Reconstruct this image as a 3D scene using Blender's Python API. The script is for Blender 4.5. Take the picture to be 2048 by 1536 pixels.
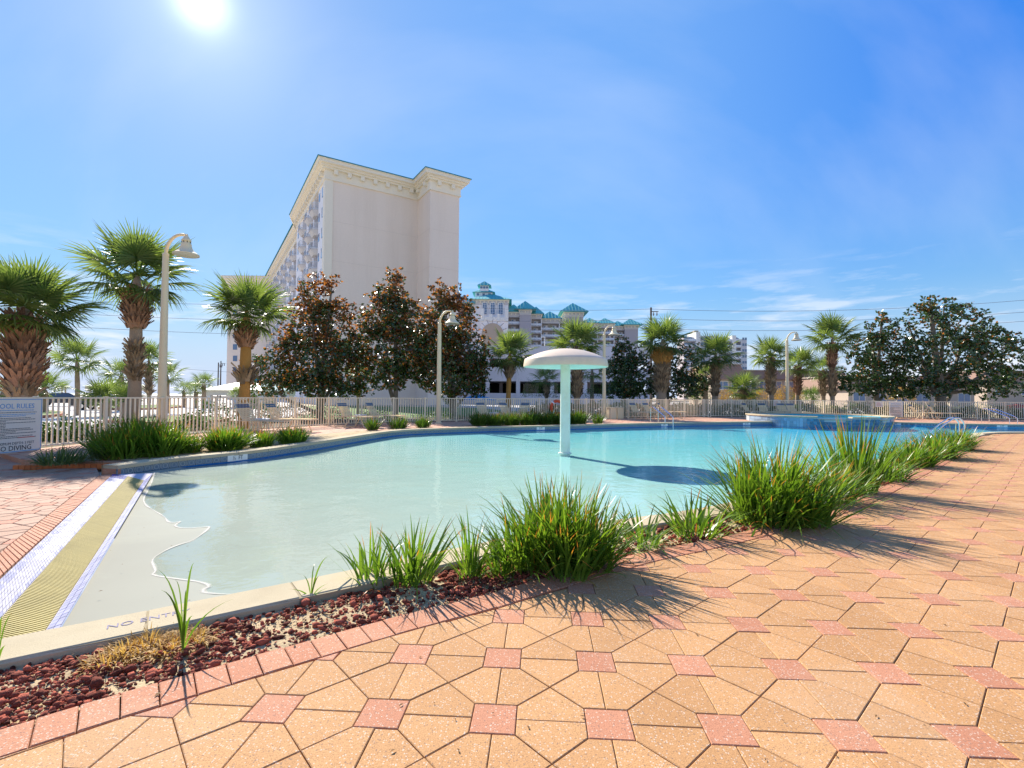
import bpy, math, random
import numpy as np
from mathutils import Vector, Matrix, Euler
from mathutils.geometry import delaunay_2d_cdt
R = math.radians
PI = math.pi
rnd = random.Random(7)
rng = np.random.default_rng(7)
S = bpy.context.scene
C = S.collection
for o_ in list(bpy.data.objects):
    bpy.data.objects.remove(o_)

# ------------------------------------------------------------------ camera
H, FPX, PITCH, ROLL = 1.25, 975.0, 0.0256, 0.008
cam = bpy.data.cameras.new('camera')
cam.sensor_width = 36.0
cam.lens = FPX / 2048 * 36
cam.clip_start, cam.clip_end = 0.05, 20000
co = bpy.data.objects.new('camera', cam)
C.objects.link(co)
_c, _s = math.cos(PITCH), math.sin(PITCH)
FWD, UP0, RT0 = Vector((0, _c, _s)), Vector((0, -_s, _c)), Vector((1, 0, 0))
_cr, _sr = math.cos(ROLL), math.sin(ROLL)
RT, UP = RT0 * _cr - UP0 * (-_sr), UP0 * _cr - RT0 * _sr
RT = RT0 * _cr + UP0 * _sr
m3 = Matrix((RT, UP, -FWD)).transposed()
co.matrix_world = Matrix.Translation((0, 0, H)) @ m3.to_4x4()
S.camera = co

def ray(px, py):
    return FWD + RT * ((px - 1024) / FPX) + UP * (-(py - 768) / FPX)
def at(px, py, z=0.0):                # photo pixel -> point of the level z
    d = ray(px, py)
    return Vector((0, 0, H)) + d * ((z - H) / d.z)
def wp(px, py, Y):                    # photo pixel -> point at the distance Y
    d = ray(px, py)
    return Vector((0, 0, H)) + d * (Y / d.y)

# ------------------------------------------------------------------ light
SUN = Vector((-0.645, 0.98, 0.806)).normalized()
elev = math.asin(SUN.z)
azim = math.atan2(SUN.x, SUN.y)       # from +Y towards +X
world = bpy.data.worlds.new('World')
S.world = world
world.use_nodes = True
nt = world.node_tree
nt.nodes.clear()
def N(nt, t, **kw):
    n = nt.nodes.new(t)
    for k, v in kw.items():
        setattr(n, k, v)
    return n
def math_node(nt, op, a, b=None, clamp=False):
    n = N(nt, 'ShaderNodeMath', operation=op)
    n.use_clamp = clamp
    for i, v in enumerate((a, b)):
        if v is None: continue
        if isinstance(v, (int, float)): n.inputs[i].default_value = v
        else: nt.links.new(v, n.inputs[i])
    return n.outputs[0]
def mixc(nt, fac, a, b, blend='MIX'):
    n = N(nt, 'ShaderNodeMix', data_type='RGBA', blend_type=blend)
    for i, v in ((0, fac), (6, a), (7, b)):
        if isinstance(v, (int, float)): n.inputs[i].default_value = v
        elif isinstance(v, tuple): n.inputs[i].default_value = (*v[:3], 1)
        else: nt.links.new(v, n.inputs[i])
    return n.outputs[2]
sky = N(nt, 'ShaderNodeTexSky', sky_type='NISHITA')
sky.sun_disc = False
sky.sun_elevation = elev
sky.sun_rotation = azim
sky.air_density, sky.dust_density, sky.ozone_density = 1.0, 0.15, 2.2
SKY_STRENGTH = 0.09
tc = N(nt, 'ShaderNodeTexCoord')
dirv = tc.outputs['Generated']
dot = N(nt, 'ShaderNodeVectorMath', operation='DOT_PRODUCT')
nt.links.new(dirv, dot.inputs[0]); dot.inputs[1].default_value = SUN
d0 = math_node(nt, 'MAXIMUM', dot.outputs['Value'], 0.0)
g1 = math_node(nt, 'MULTIPLY', math_node(nt, 'POWER', d0, 1900.0), 4.0)
g2 = math_node(nt, 'MULTIPLY', math_node(nt, 'POWER', d0, 130.0), 0.85)
glow = math_node(nt, 'ADD', g1, g2)
# thin cirrus: stretched noise, over the far right and low over the horizon
mp = N(nt, 'ShaderNodeMapping'); mp.inputs['Scale'].default_value = (2.2, 2.2, 15)
nt.links.new(dirv, mp.inputs[0])
nz = N(nt, 'ShaderNodeTexNoise'); nz.inputs['Scale'].default_value = 2.3
nz.inputs['Detail'].default_value = 7; nz.inputs['Roughness'].default_value = .62
nt.links.new(mp.outputs[0], nz.inputs['Vector'])
sx = N(nt, 'ShaderNodeSeparateXYZ'); nt.links.new(dirv, sx.inputs[0])
def ramp(nt, v, pts):
    r = N(nt, 'ShaderNodeValToRGB')
    e = r.color_ramp.elements
    while len(e) < len(pts): e.new(.5)
    for k, (p, c) in enumerate(pts):
        e[k].position = p
        e[k].color = (c, c, c, 1) if isinstance(c, (int, float)) else (*c, 1)
    nt.links.new(v, r.inputs[0])
    return r.outputs[0]
low = ramp(nt, sx.outputs['Z'], [(0.0, .55), (0.06, 1.0), (0.16, .55), (0.26, 0.0)])
wisp = ramp(nt, nz.outputs['Fac'], [(0.50, 0.0), (0.66, 1.0)])
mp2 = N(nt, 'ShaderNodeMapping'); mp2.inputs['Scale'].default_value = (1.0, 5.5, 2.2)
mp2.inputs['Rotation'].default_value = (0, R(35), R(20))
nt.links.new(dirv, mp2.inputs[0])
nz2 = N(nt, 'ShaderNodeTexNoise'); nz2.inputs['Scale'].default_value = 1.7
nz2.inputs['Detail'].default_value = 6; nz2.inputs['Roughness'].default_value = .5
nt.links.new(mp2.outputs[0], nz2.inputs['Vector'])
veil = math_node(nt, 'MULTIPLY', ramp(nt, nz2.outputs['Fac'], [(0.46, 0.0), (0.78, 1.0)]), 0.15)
cl = math_node(nt, 'MULTIPLY', math_node(nt, 'MULTIPLY', low, wisp), 0.95)
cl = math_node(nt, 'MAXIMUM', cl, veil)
# the photograph holds a bright sky and the shade together: compress the sky's range, keep its hue
bw = N(nt, 'ShaderNodeRGBToBW'); nt.links.new(sky.outputs[0], bw.inputs[0])
SKY_GAMMA, SKY_GAIN = 0.36, 1.75
comp = math_node(nt, 'MULTIPLY', math_node(nt, 'POWER', math_node(nt, 'MAXIMUM', bw.outputs[0], .02), SKY_GAMMA-1), SKY_GAIN)
scl = N(nt, 'ShaderNodeVectorMath', operation='SCALE')
nt.links.new(sky.outputs[0], scl.inputs[0]); nt.links.new(comp, scl.inputs['Scale'])
hsv = N(nt, 'ShaderNodeHueSaturation'); hsv.inputs['Saturation'].default_value = 1.12
hsv.inputs['Value'].default_value = 1.0
nt.links.new(scl.outputs[0], hsv.inputs['Color'])
skyc = mixc(nt, 1.0, hsv.outputs[0], (0.76, 0.92, 1.02), 'MULTIPLY')
# deeper blue away from the sun and high up, pale lilac air along the horizon
away = N(nt, 'ShaderNodeMapRange', interpolation_type='SMOOTHSTEP')
away.inputs[1].default_value, away.inputs[2].default_value = .80, .36
nt.links.new(dot.outputs['Value'], away.inputs[0])
high = N(nt, 'ShaderNodeMapRange', interpolation_type='SMOOTHSTEP')
high.inputs[1].default_value, high.inputs[2].default_value = .06, .58
nt.links.new(sx.outputs['Z'], high.inputs[0])
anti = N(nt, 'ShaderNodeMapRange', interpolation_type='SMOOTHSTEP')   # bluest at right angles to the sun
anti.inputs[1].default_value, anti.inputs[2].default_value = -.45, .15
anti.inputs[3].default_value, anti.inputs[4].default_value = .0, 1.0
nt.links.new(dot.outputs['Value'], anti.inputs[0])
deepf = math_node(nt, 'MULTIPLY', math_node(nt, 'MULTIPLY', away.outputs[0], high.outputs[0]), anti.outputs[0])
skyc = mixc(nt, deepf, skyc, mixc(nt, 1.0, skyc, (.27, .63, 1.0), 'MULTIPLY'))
hz = N(nt, 'ShaderNodeMapRange', interpolation_type='SMOOTHSTEP')
hz.inputs[1].default_value, hz.inputs[2].default_value = .20, .0
hz.inputs[4].default_value = .85
nt.links.new(sx.outputs['Z'], hz.inputs[0])
skyc = mixc(nt, hz.outputs[0], skyc, (2.9, 3.45, 4.9))
thin = N(nt, 'ShaderNodeMapRange', interpolation_type='SMOOTHSTEP')   # pale haze added opposite the sun, out of view, to lift the shade
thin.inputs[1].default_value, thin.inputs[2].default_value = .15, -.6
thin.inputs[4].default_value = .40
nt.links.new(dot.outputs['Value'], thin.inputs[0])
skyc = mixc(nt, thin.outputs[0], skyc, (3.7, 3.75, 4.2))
skyc = mixc(nt, cl, skyc, (4.5, 4.75, 5.3))
skyc = mixc(nt, 1.0, skyc, glow, 'ADD')
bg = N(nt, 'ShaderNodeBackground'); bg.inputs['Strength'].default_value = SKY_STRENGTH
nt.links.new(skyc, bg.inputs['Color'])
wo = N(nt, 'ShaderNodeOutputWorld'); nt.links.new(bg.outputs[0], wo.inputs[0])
sl = bpy.data.lights.new('sun', 'SUN')
sl.energy, sl.angle, sl.color = 4.3, R(0.53), (1.0, 0.93, 0.82)
so = bpy.data.objects.new('sun', sl); C.objects.link(so)
so.rotation_euler = SUN.to_track_quat('Z', 'Y').to_euler()
S.view_settings.view_transform = 'Standard'
S.view_settings.look = 'None'
S.view_settings.exposure = 1.25
S.view_settings.gamma = 1.0
S.view_settings.use_curve_mapping = False

# ------------------------------------------------------------------ tagging
def tag(o, label=None, cat=None, group=None, kind=None):
    if label: o['label'] = label
    if cat: o['category'] = cat
    if group: o['group'] = group
    if kind: o['kind'] = kind
    return o
def thing(name, label, cat, loc=(0, 0, 0), rz=0.0, group=None):
    o = bpy.data.objects.new(name, None)
    o.empty_display_size = .2
    C.objects.link(o)
    o.location = loc
    o.rotation_euler = (0, 0, rz)
    return tag(o, label, cat, group)
def link(name, me, parent=None, loc=None, rot=None, scale=None):
    o = bpy.data.objects.new(name, me)
    C.objects.link(o)
    if parent is not None: o.parent = parent
    if loc is not None: o.location = loc
    if rot is not None: o.rotation_euler = rot
    if scale is not None: o.scale = scale
    return o

# ------------------------------------------------------------------ mesh builders
class MB:
    def __init__(s):
        s.v, s.f, s.m, s.t = [], [], [], []
        s.mi, s.tone = 0, 0.5
    def add(s, vs, fs):
        b = len(s.v)
        s.v.extend([tuple(v) for v in vs])
        for f in fs:
            s.f.append([i + b for i in f]); s.m.append(s.mi); s.t.append(s.tone)
    def box(s, x0, x1, y0, y1, z0, z1, M=None):
        vs = [Vector(p) for p in ((x0,y0,z0),(x1,y0,z0),(x1,y1,z0),(x0,y1,z0),(x0,y0,z1),(x1,y0,z1),(x1,y1,z1),(x0,y1,z1))]
        if M is not None: vs = [M @ v for v in vs]
        s.add(vs, [(0,3,2,1),(4,5,6,7),(0,1,5,4),(1,2,6,5),(2,3,7,6),(3,0,4,7)])
    def cbox(s, cx, cy, cz, sx, sy, sz, M=None):
        s.box(cx-sx/2, cx+sx/2, cy-sy/2, cy+sy/2, cz-sz/2, cz+sz/2, M)
    def tube(s, pts, r, n=8, cap=True):
        pts = [Vector(p) for p in pts]
        rs = r if isinstance(r, (list, tuple)) else [r] * len(pts)
        b = len(s.v); prev = None
        for i, p in enumerate(pts):
            t = (pts[min(i+1, len(pts)-1)] - pts[max(i-1, 0)]).normalized()
            if prev is None:
                a = Vector((0, 0, 1)) if abs(t.z) < .9 else Vector((1, 0, 0))
                u = t.cross(a).normalized()
            else:
                u = (prev - t * prev.dot(t)).normalized()
            prev = u
            w = t.cross(u)
            for k in range(n):
                a = 2*PI*k/n
                s.v.append(tuple(p + (u*math.cos(a) + w*math.sin(a)) * rs[i]))
        for i in range(len(pts)-1):
            for k in range(n):
                k2 = (k+1) % n
                s.f.append([b+i*n+k, b+i*n+k2, b+(i+1)*n+k2, b+(i+1)*n+k]); s.m.append(s.mi); s.t.append(s.tone)
        if cap:
            s.f.append([b+k for k in range(n)][::-1]); s.m.append(s.mi); s.t.append(s.tone)
            s.f.append([b+(len(pts)-1)*n+k for k in range(n)]); s.m.append(s.mi); s.t.append(s.tone)
    def lathe(s, prof, n=32, c=(0, 0, 0)):
        b = len(s.v)
        for r, z in prof:
            for k in range(n):
                a = 2*PI*k/n
                s.v.append((c[0]+r*math.cos(a), c[1]+r*math.sin(a), c[2]+z))
        for i in range(len(prof)-1):
            for k in range(n):
                k2 = (k+1) % n
                s.f.append([b+i*n+k, b+i*n+k2, b+(i+1)*n+k2, b+(i+1)*n+k]); s.m.append(s.mi); s.t.append(s.tone)
    def prism(s, poly, z0, z1):
        n = len(poly)
        vs = [(p[0], p[1], z0) for p in poly] + [(p[0], p[1], z1) for p in poly]
        s.add(vs, [list(range(n))[::-1], list(range(n, 2*n))] + [(i, (i+1) % n, n+(i+1) % n, n+i) for i in range(n)])
    def mesh(s, name, mats, smooth=False):
        me = bpy.data.meshes.new(name)
        me.from_pydata(s.v, [], s.f)
        for m in (mats if isinstance(mats, (list, tuple)) else [mats]):
            me.materials.append(m)
        if any(s.m): me.polygons.foreach_set('material_index', s.m)
        if len(set(s.t)) > 1:
            a = me.attributes.new('tone', 'FLOAT', 'FACE'); a.data.foreach_set('value', s.t)
        if smooth:
            me.polygons.foreach_set('use_smooth', [True]*len(s.f))
            if smooth != 2:
                try: me.set_sharp_from_angle(angle=R(38))
                except Exception: pass
        me.update()
        return me
    def build(s, name, mats, parent=None, smooth=False, loc=None, rot=None):
        return link(name, s.mesh(name, mats, smooth), parent, loc, rot)

def quads_mesh(name, V, Q, mats, tone=None, midx=None, along=None, smooth=True):
    """numpy quads -> mesh.  V (n,3), Q (m,4)"""
    me = bpy.data.meshes.new(name)
    V = np.asarray(V, np.float32); Q = np.asarray(Q, np.int32)
    me.vertices.add(len(V)); me.vertices.foreach_set('co', V.ravel())
    me.loops.add(Q.size); me.loops.foreach_set('vertex_index', Q.ravel())
    me.polygons.add(len(Q))
    me.polygons.foreach_set('loop_start', np.arange(len(Q), dtype=np.int32)*4)
    for m in (mats if isinstance(mats, (list, tuple)) else [mats]):
        me.materials.append(m)
    if midx is not None: me.polygons.foreach_set('material_index', np.asarray(midx, np.int32))
    if tone is not None:
        a = me.attributes.new('tone', 'FLOAT', 'FACE'); a.data.foreach_set('value', np.asarray(tone, np.float32))
    if along is not None:
        a = me.attributes.new('along', 'FLOAT', 'POINT'); a.data.foreach_set('value', np.asarray(along, np.float32))
    if smooth: me.polygons.foreach_set('use_smooth', np.ones(len(Q), bool))
    me.update(calc_edges=True)
    return me

def poly_fill(outer, holes=(), pts=(), z=0.0):
    """triangulate a plan polygon with holes; returns verts, faces"""
    vs, es = [], []
    def loop(l):
        b = len(vs)
        vs.extend([Vector((p[0], p[1])) for p in l])
        es.extend([(b+i, b+(i+1) % len(l)) for i in range(len(l))])
    loop(outer)
    for h in holes: loop(h)
    vs.extend([Vector((p[0], p[1])) for p in pts])
    v, e, f, *_ = delaunay_2d_cdt(vs, es, [], 0, 1e-5)
    A = np.array([(q[0], q[1]) for q in v])
    F = np.array([list(t) for t in f])
    cen = A[F].mean(axis=1)
    ok = inside(cen, outer)
    for h in holes: ok &= ~inside(cen, h)
    F = F[ok]
    a = A[F]
    ar = (a[:,1,0]-a[:,0,0])*(a[:,2,1]-a[:,0,1]) - (a[:,1,1]-a[:,0,1])*(a[:,2,0]-a[:,0,0])
    F[ar < 0] = F[ar < 0][:, ::-1]
    return A, F
def inside(P, poly):
    P = np.asarray(P, float); poly = np.asarray([(p[0], p[1]) for p in poly], float)
    x, y = P[:, 0], P[:, 1]
    r = np.zeros(len(P), bool)
    n = len(poly)
    for i in range(n):
        x0, y0 = poly[i]; x1, y1 = poly[(i+1) % n]
        c = ((y0 > y) != (y1 > y))
        with np.errstate(divide='ignore', invalid='ignore'):
            xi = (x1-x0)*(y-y0)/(y1-y0+1e-30)+x0
        r ^= c & (x < xi)
    return r
def seg_dist(P, line):
    P = np.asarray(P, float)[:, :2]; L = np.asarray([(p[0], p[1]) for p in line], float)
    best = np.full(len(P), 1e9)
    for a, b in zip(L[:-1], L[1:]):
        ab = b-a
        t = np.clip(((P-a)@ab)/max(ab@ab, 1e-12), 0, 1)
        best = np.minimum(best, np.linalg.norm(P-(a+t[:, None]*ab), axis=1))
    return best
def sheet(name, outer, z, m, holes=(), kind='structure', parent=None):
    A, F = poly_fill(outer, holes)
    me = bpy.data.meshes.new(name)
    me.from_pydata([(a[0], a[1], z) for a in A], [], F.tolist())
    me.materials.append(m)
    o = link(name, me, parent)
    if kind: o['kind'] = kind
    return o
def resample(line, step):
    L = [Vector((p[0], p[1])) for p in line]
    cum = [0.0]
    for a, b in zip(L[:-1], L[1:]): cum.append(cum[-1]+(b-a).length)
    n = max(1, round(cum[-1]/step))
    out = []
    j = 0
    for i in range(n+1):
        d = cum[-1]*i/n
        while j < len(L)-2 and cum[j+1] < d: j += 1
        t = (d-cum[j])/max(1e-9, cum[j+1]-cum[j])
        out.append(L[j].lerp(L[j+1], t))
    return out
def smooth_line(line, it=2):
    L = [Vector((p[0], p[1])) for p in line]
    for _ in range(it):                 # Chaikin
        q = [L[0]]
        for a, b in zip(L[:-1], L[1:]): q += [a.lerp(b, .25), a.lerp(b, .75)]
        L = q+[L[-1]]
    return L
def offset_line(line, d):
    L = [Vector((p[0], p[1])) for p in line]
    out = []
    for i, p in enumerate(L):
        t = (L[min(i+1, len(L)-1)]-L[max(i-1, 0)]).normalized()
        out.append(p+Vector((-t.y, t.x))*d)   # +d = to the left of travel
    return out

# ------------------------------------------------------------------ materials
def new_mat(name):
    m = bpy.data.materials.new(name); m.use_nodes = True
    nt = m.node_tree; nt.nodes.clear()
    out = N(nt, 'ShaderNodeOutputMaterial')
    b = N(nt, 'ShaderNodeBsdfPrincipled')
    nt.links.new(b.outputs[0], out.inputs[0])
    return m, nt, b, out
def noise(nt, scale, detail=3, rough=.5, vec=None):
    n = N(nt, 'ShaderNodeTexNoise')
    n.inputs['Scale'].default_value = scale; n.inputs['Detail'].default_value = detail; n.inputs['Roughness'].default_value = rough
    if vec is not None: nt.links.new(vec, n.inputs['Vector'])
    return n.outputs['Fac']
def pos(nt):
    return N(nt, 'ShaderNodeNewGeometry').outputs['Position']
def mat(name, col, rough=.6, var=.12, scale=3.0, fine=40.0, fvar=.08, bump=0.0, bscale=None, spec=.22, metal=0.0, tone=0.0, objrand=0.0, stain=None, stain_amt=0.0, stain_scale=.7, stretch=None):
    """general painted / stone surface: broad blotches, fine grain, tone per piece, stains"""
    m, nt, b, out = new_mat(name)
    p = pos(nt)
    v = math_node(nt, 'SUBTRACT', noise(nt, scale, 4, .6, p), .5)
    v = math_node(nt, 'MULTIPLY', v, var*2)
    f = math_node(nt, 'MULTIPLY', math_node(nt, 'SUBTRACT', noise(nt, fine, 2, .5, p), .5), fvar*2)
    t = math_node(nt, 'ADD', v, f)
    if tone:
        a = N(nt, 'ShaderNodeAttribute', attribute_name='tone')
        t = math_node(nt, 'ADD', t, math_node(nt, 'MULTIPLY', math_node(nt, 'SUBTRACT', a.outputs['Fac'], .5), tone*2))
    if objrand:
        oi = N(nt, 'ShaderNodeObjectInfo')
        t = math_node(nt, 'ADD', t, math_node(nt, 'MULTIPLY', math_node(nt, 'SUBTRACT', oi.outputs['Random'], .5), objrand*2))
    t = math_node(nt, 'ADD', t, 1.0)
    cc = N(nt, 'ShaderNodeCombineColor')
    for i in range(3): nt.links.new(t, cc.inputs[i])
    c = mixc(nt, 1.0, tuple(col), cc.outputs[0], 'MULTIPLY')
    if stain:
        sp_ = p
        if stretch:
            mp_ = N(nt, 'ShaderNodeMapping'); mp_.inputs['Scale'].default_value = stretch
            nt.links.new(p, mp_.inputs[0]); sp_ = mp_.outputs[0]
        s = ramp(nt, noise(nt, stain_scale, 6, .65, sp_), [(0.48, 0.0), (0.7, 1.0)])
        c = mixc(nt, math_node(nt, 'MULTIPLY', s, stain_amt), c, tuple(stain))
    nt.links.new(c, b.inputs['Base Color'])
    b.inputs['Roughness'].default_value = rough
    b.inputs['Metallic'].default_value = metal
    b.inputs['Specular IOR Level'].default_value = spec
    if bump:
        bn = N(nt, 'ShaderNodeBump'); bn.inputs['Strength'].default_value = bump; bn.inputs['Distance'].default_value = .01
        nt.links.new(noise(nt, bscale or fine, 4, .6, p), bn.inputs['Height'])
        nt.links.new(bn.outputs[0], b.inputs['Normal'])
    return m
def paver_mat(name, col, dark, speck=1.0):
    """cast concrete with exposed aggregate chips, tone per paver, weathered stains"""
    m, nt, b, out = new_mat(name)
    p = pos(nt)
    a = N(nt, 'ShaderNodeAttribute', attribute_name='tone')
    oi = N(nt, 'ShaderNodeObjectInfo')
    t = math_node(nt, 'FRACT', math_node(nt, 'ADD', a.outputs['Fac'], math_node(nt, 'MULTIPLY', oi.outputs['Random'], 7.31)))
    broad = noise(nt, 1.3, 5, .6, p)
    k = math_node(nt, 'ADD', math_node(nt, 'MULTIPLY', t, .58), math_node(nt, 'MULTIPLY', broad, 1.1))
    k = math_node(nt, 'SUBTRACT', k, .37, True)
    c = mixc(nt, k, tuple(dark), tuple(col))
    grain = noise(nt, 230, 3, .7, p)
    c = mixc(nt, math_node(nt, 'MULTIPLY', ramp(nt, grain, [(.36, 1.0), (.52, 0.0)]), .62*speck), c, tuple(x*.45 for x in dark))
    vo = N(nt, 'ShaderNodeTexVoronoi'); vo.inputs['Scale'].default_value = 115
    nt.links.new(p, vo.inputs['Vector'])
    sc = N(nt, 'ShaderNodeSeparateColor'); nt.links.new(vo.outputs['Color'], sc.inputs[0])
    near = math_node(nt, 'LESS_THAN', vo.outputs['Distance'], .38)
    chip = math_node(nt, 'MULTIPLY', near, math_node(nt, 'GREATER_THAN', sc.outputs[0], .74))
    c = mixc(nt, math_node(nt, 'MULTIPLY', chip, .72*speck), c, (.58, .48, .38))
    pit = noise(nt, 75, 4, .75, p)
    c = mixc(nt, math_node(nt, 'MULTIPLY', ramp(nt, pit, [(.30, 1.0), (.44, 0.0)]), .5*speck), c, tuple(x*.5 for x in dark))
    chip2 = math_node(nt, 'MULTIPLY', near, math_node(nt, 'LESS_THAN', sc.outputs[0], .14))
    c = mixc(nt, math_node(nt, 'MULTIPLY', chip2, .6*speck), c, (.16, .11, .09))
    st = ramp(nt, noise(nt, .55, 7, .7, p), [(.52, 0.0), (.72, 1.0)])
    c = mixc(nt, math_node(nt, 'MULTIPLY', st, .22), c, tuple(x*.62 for x in dark))
    wash = ramp(nt, noise(nt, .8, 6, .6, N(nt, 'ShaderNodeTexCoord').outputs['Object'] if False else p), [(.30, 1.0), (.44, 0.0)])
    c = mixc(nt, math_node(nt, 'MULTIPLY', wash, .22), c, (.55, .40, .27))
    nt.links.new(c, b.inputs['Base Color'])
    b.inputs['Roughness'].default_value = .82
    b.inputs['Specular IOR Level'].default_value = .3
    bn = N(nt, 'ShaderNodeBump'); bn.inputs['Strength'].default_value = .55; bn.inputs['Distance'].default_value = .004
    nt.links.new(grain, bn.inputs['Height']); nt.links.new(bn.outputs[0], b.inputs['Normal'])
    return m
def leaf_mat(name, c0, c1, tip=None, rough=.4, trans=.35, spec=.5, back=None):
    m, nt, b, out = new_mat(name)
    a = N(nt, 'ShaderNodeAttribute', attribute_name='tone')
    oi = N(nt, 'ShaderNodeObjectInfo')
    t = math_node(nt, 'FRACT', math_node(nt, 'ADD', a.outputs['Fac'], oi.outputs['Random']))
    c = mixc(nt, t, tuple(c0), tuple(c1))
    if tip:
        al = N(nt, 'ShaderNodeAttribute', attribute_name='along')
        thr = math_node(nt, 'ADD', math_node(nt, 'MULTIPLY', math_node(nt, 'FRACT', math_node(nt, 'MULTIPLY', t, 13.7)), .5), .68)
        f = math_node(nt, 'MULTIPLY', math_node(nt, 'SUBTRACT', al.outputs['Fac'], thr), 7.0, True)
        c = mixc(nt, f, c, tuple(tip))
        base = math_node(nt, 'MULTIPLY', math_node(nt, 'SUBTRACT', .22, al.outputs['Fac']), 3.0, True)
        c = mixc(nt, base, c, tuple(x*1.5+.03 for x in c1))
    if back:
        g = N(nt, 'ShaderNodeNewGeometry')
        c = mixc(nt, g.outputs['Backfacing'], c, tuple(back))
    nt.links.new(c, b.inputs['Base Color'])
    b.inputs['Roughness'].default_value = rough
    b.inputs['Specular IOR Level'].default_value = spec
    tr = N(nt, 'ShaderNodeBsdfTranslucent')
    nt.links.new(mixc(nt, 1.0, c, (1.5, 1.5, .8), 'MULTIPLY'), tr.inputs['Color'])
    mx = N(nt, 'ShaderNodeMixShader'); mx.inputs[0].default_value = trans
    nt.links.new(b.outputs[0], mx.inputs[1]); nt.links.new(tr.outputs[0], mx.inputs[2])
    nt.links.new(mx.outputs[0], out.inputs[0])
    return m

M = {}
M['tan'] = paver_mat('paver_tan', (.60, .325, .138), (.44, .225, .088))
M['red'] = paver_mat('paver_red', (.57, .26, .145), (.44, .18, .095))
M['brick'] = paver_mat('border_brick', (.57, .26, .14), (.45, .17, .085))
M['pink'] = paver_mat('paver_pink', (.46, .275, .185), (.36, .20, .125), .5)
M['pinkred'] = paver_mat('paver_pink_red', (.56, .24, .15), (.42, .16, .09), .6)
M['edging'] = mat('edging_brick', (.52, .15, .045), .6, .15, 9, 120, .15, .2, objrand=.12)
M['joint'] = mat('joint_sand', (.42, .275, .145), .95, .3, 6, 150, .3)
M['coping'] = mat('coping_concrete', (.49, .41, .27), .9, .10, 2.5, 160, .16, .35, 160, stain=(.29, .22, .13), stain_amt=.4, objrand=.05, spec=.1)
M['plaster'] = None
M['cream'] = mat('cream_paint', (.80, .64, .40), .45, .05, 2, 30, .04)
M['fence'] = mat('fence_paint', (.88, .74, .52), .42, .05, 2, 30, .04, objrand=.04)
M['white'] = mat('white_paint', (.74, .73, .70), .5, .04, 2, 30, .03)
M['ground'] = mat('sandy_ground', (.46, .38, .27), .95, .2, .35, 12, .2, stain=(.22, .24, .10), stain_amt=.6, stain_scale=.05)
M['road'] = mat('pale_concrete', (.56, .52, .47), .9, .1, .6, 20, .1)
M['lawn'] = mat('lawn', (.10, .17, .03), .9, .4, 1.5, 60, .4, .5, 60)
M['steel'] = mat('polished_steel', (.72, .72, .73), .16, .03, 4, 60, .03, metal=1.0)
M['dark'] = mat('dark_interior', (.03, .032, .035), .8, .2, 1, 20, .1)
M['glass'] = mat('window_glass', (.05, .075, .11), .08, .2, 1, 5, .1, spec=.9)
# ------------------------------------------------------------------ plan lines of the place
WL = -0.16                              # water level
LOW = -0.12                             # level of the beach entry paving
border_out = [at(*p).to_2d() for p in [(0,1515),(180,1457),(330,1410),(545,1345),(740,1285),(845,1255),(1028,1207),(1141,1170),(1266,1135),(1344,1114),(1439,1096),(1574,1062),(1674,1034),(1764,998),(1860,945),(1950,897)]]
border_out = [border_out[0]+(border_out[0]-border_out[1])*4] + border_out
border_out = [Vector(p) for p in resample(smooth_line(border_out), .12)]
border_in = offset_line(border_out, .21)
cop_in = [at(*p, .03).to_2d() for p in [(0,1280),(100,1260),(265,1230),(470,1187),(715,1142),(895,1098),(1262,1035),(1372,1024),(1442,1010),(1560,982),(1680,945),(1800,905),(1900,878),(1950,868)]]
cop_in = [cop_in[0]+(cop_in[0]-cop_in[1])*5] + cop_in
near_in = resample(smooth_line(cop_in), .15)
corner = Vector((near_in[-1].x+.35, near_in[-1].y+.45))
near_in += [corner, corner+Vector((1.6, .9)), Vector((22, 19.3)), Vector((32, 19.6)), Vector((44, 19.6))]
far_in = [at(*p, -.03).to_2d() for p in [(232,938),(300,928),(400,917),(500,908),(620,890),(690,879),(740,871),(780,865),(830,861),(1000,856),(1130,853),(1300,848),(1500,845),(1640,844),(1760,845),(1900,849),(2048,851)]]
far_in = smooth_line(far_in) + [Vector((44, 24.0))]
far_in = resample(far_in, .16)
L0 = [at(0,1159,LOW).to_2d(), at(226,948,LOW).to_2d()]
L1 = [at(0,1236,LOW).to_2d(), at(255,952,LOW).to_2d()]
L2 = [at(97,1254,LOW).to_2d(), at(288,961,LOW).to_2d()]
L3 = [at(120,1254,LOW).to_2d(), at(306,946,LOW).to_2d()]
def extend(L, a=0.0, b=0.0):
    d = (L[1]-L[0]).normalized()
    return [L[0]-d*a, L[1]+d*b]
wl_px = [(850,452),(836,500),(815,550),(790,590),(790,620),(830,655),(900,690),(930,735),(1010,715),(950,745),(1000,760),(1100,755),(1170,745),(1060,830),(980,850),(900,885),(830,930),(850,970),(860,1000),(820,1015),(1000,1040),(1090,1050),(1170,1075),(1090,1108),(1200,1120),(1330,1122)]
shore = [at(x*.3646, y*.3646+780, WL).to_2d() for x, y in wl_px]
shore = smooth_line(shore, 2)
FD = -0.03                              # far deck level
fence_line = [Vector(p) for p in [(-10.75,7.2),(-10.75,11.4),(-10.0,14.3),(-9.0,17),(-7.6,20.3),(-5.1,23.2),(-2.3,24.6),(4.6,28.5),(9.2,31.2),(12.8,33),(16.7,33.7),(25.5,33.7),(33.8,32.3),(46,31)]]

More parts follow.
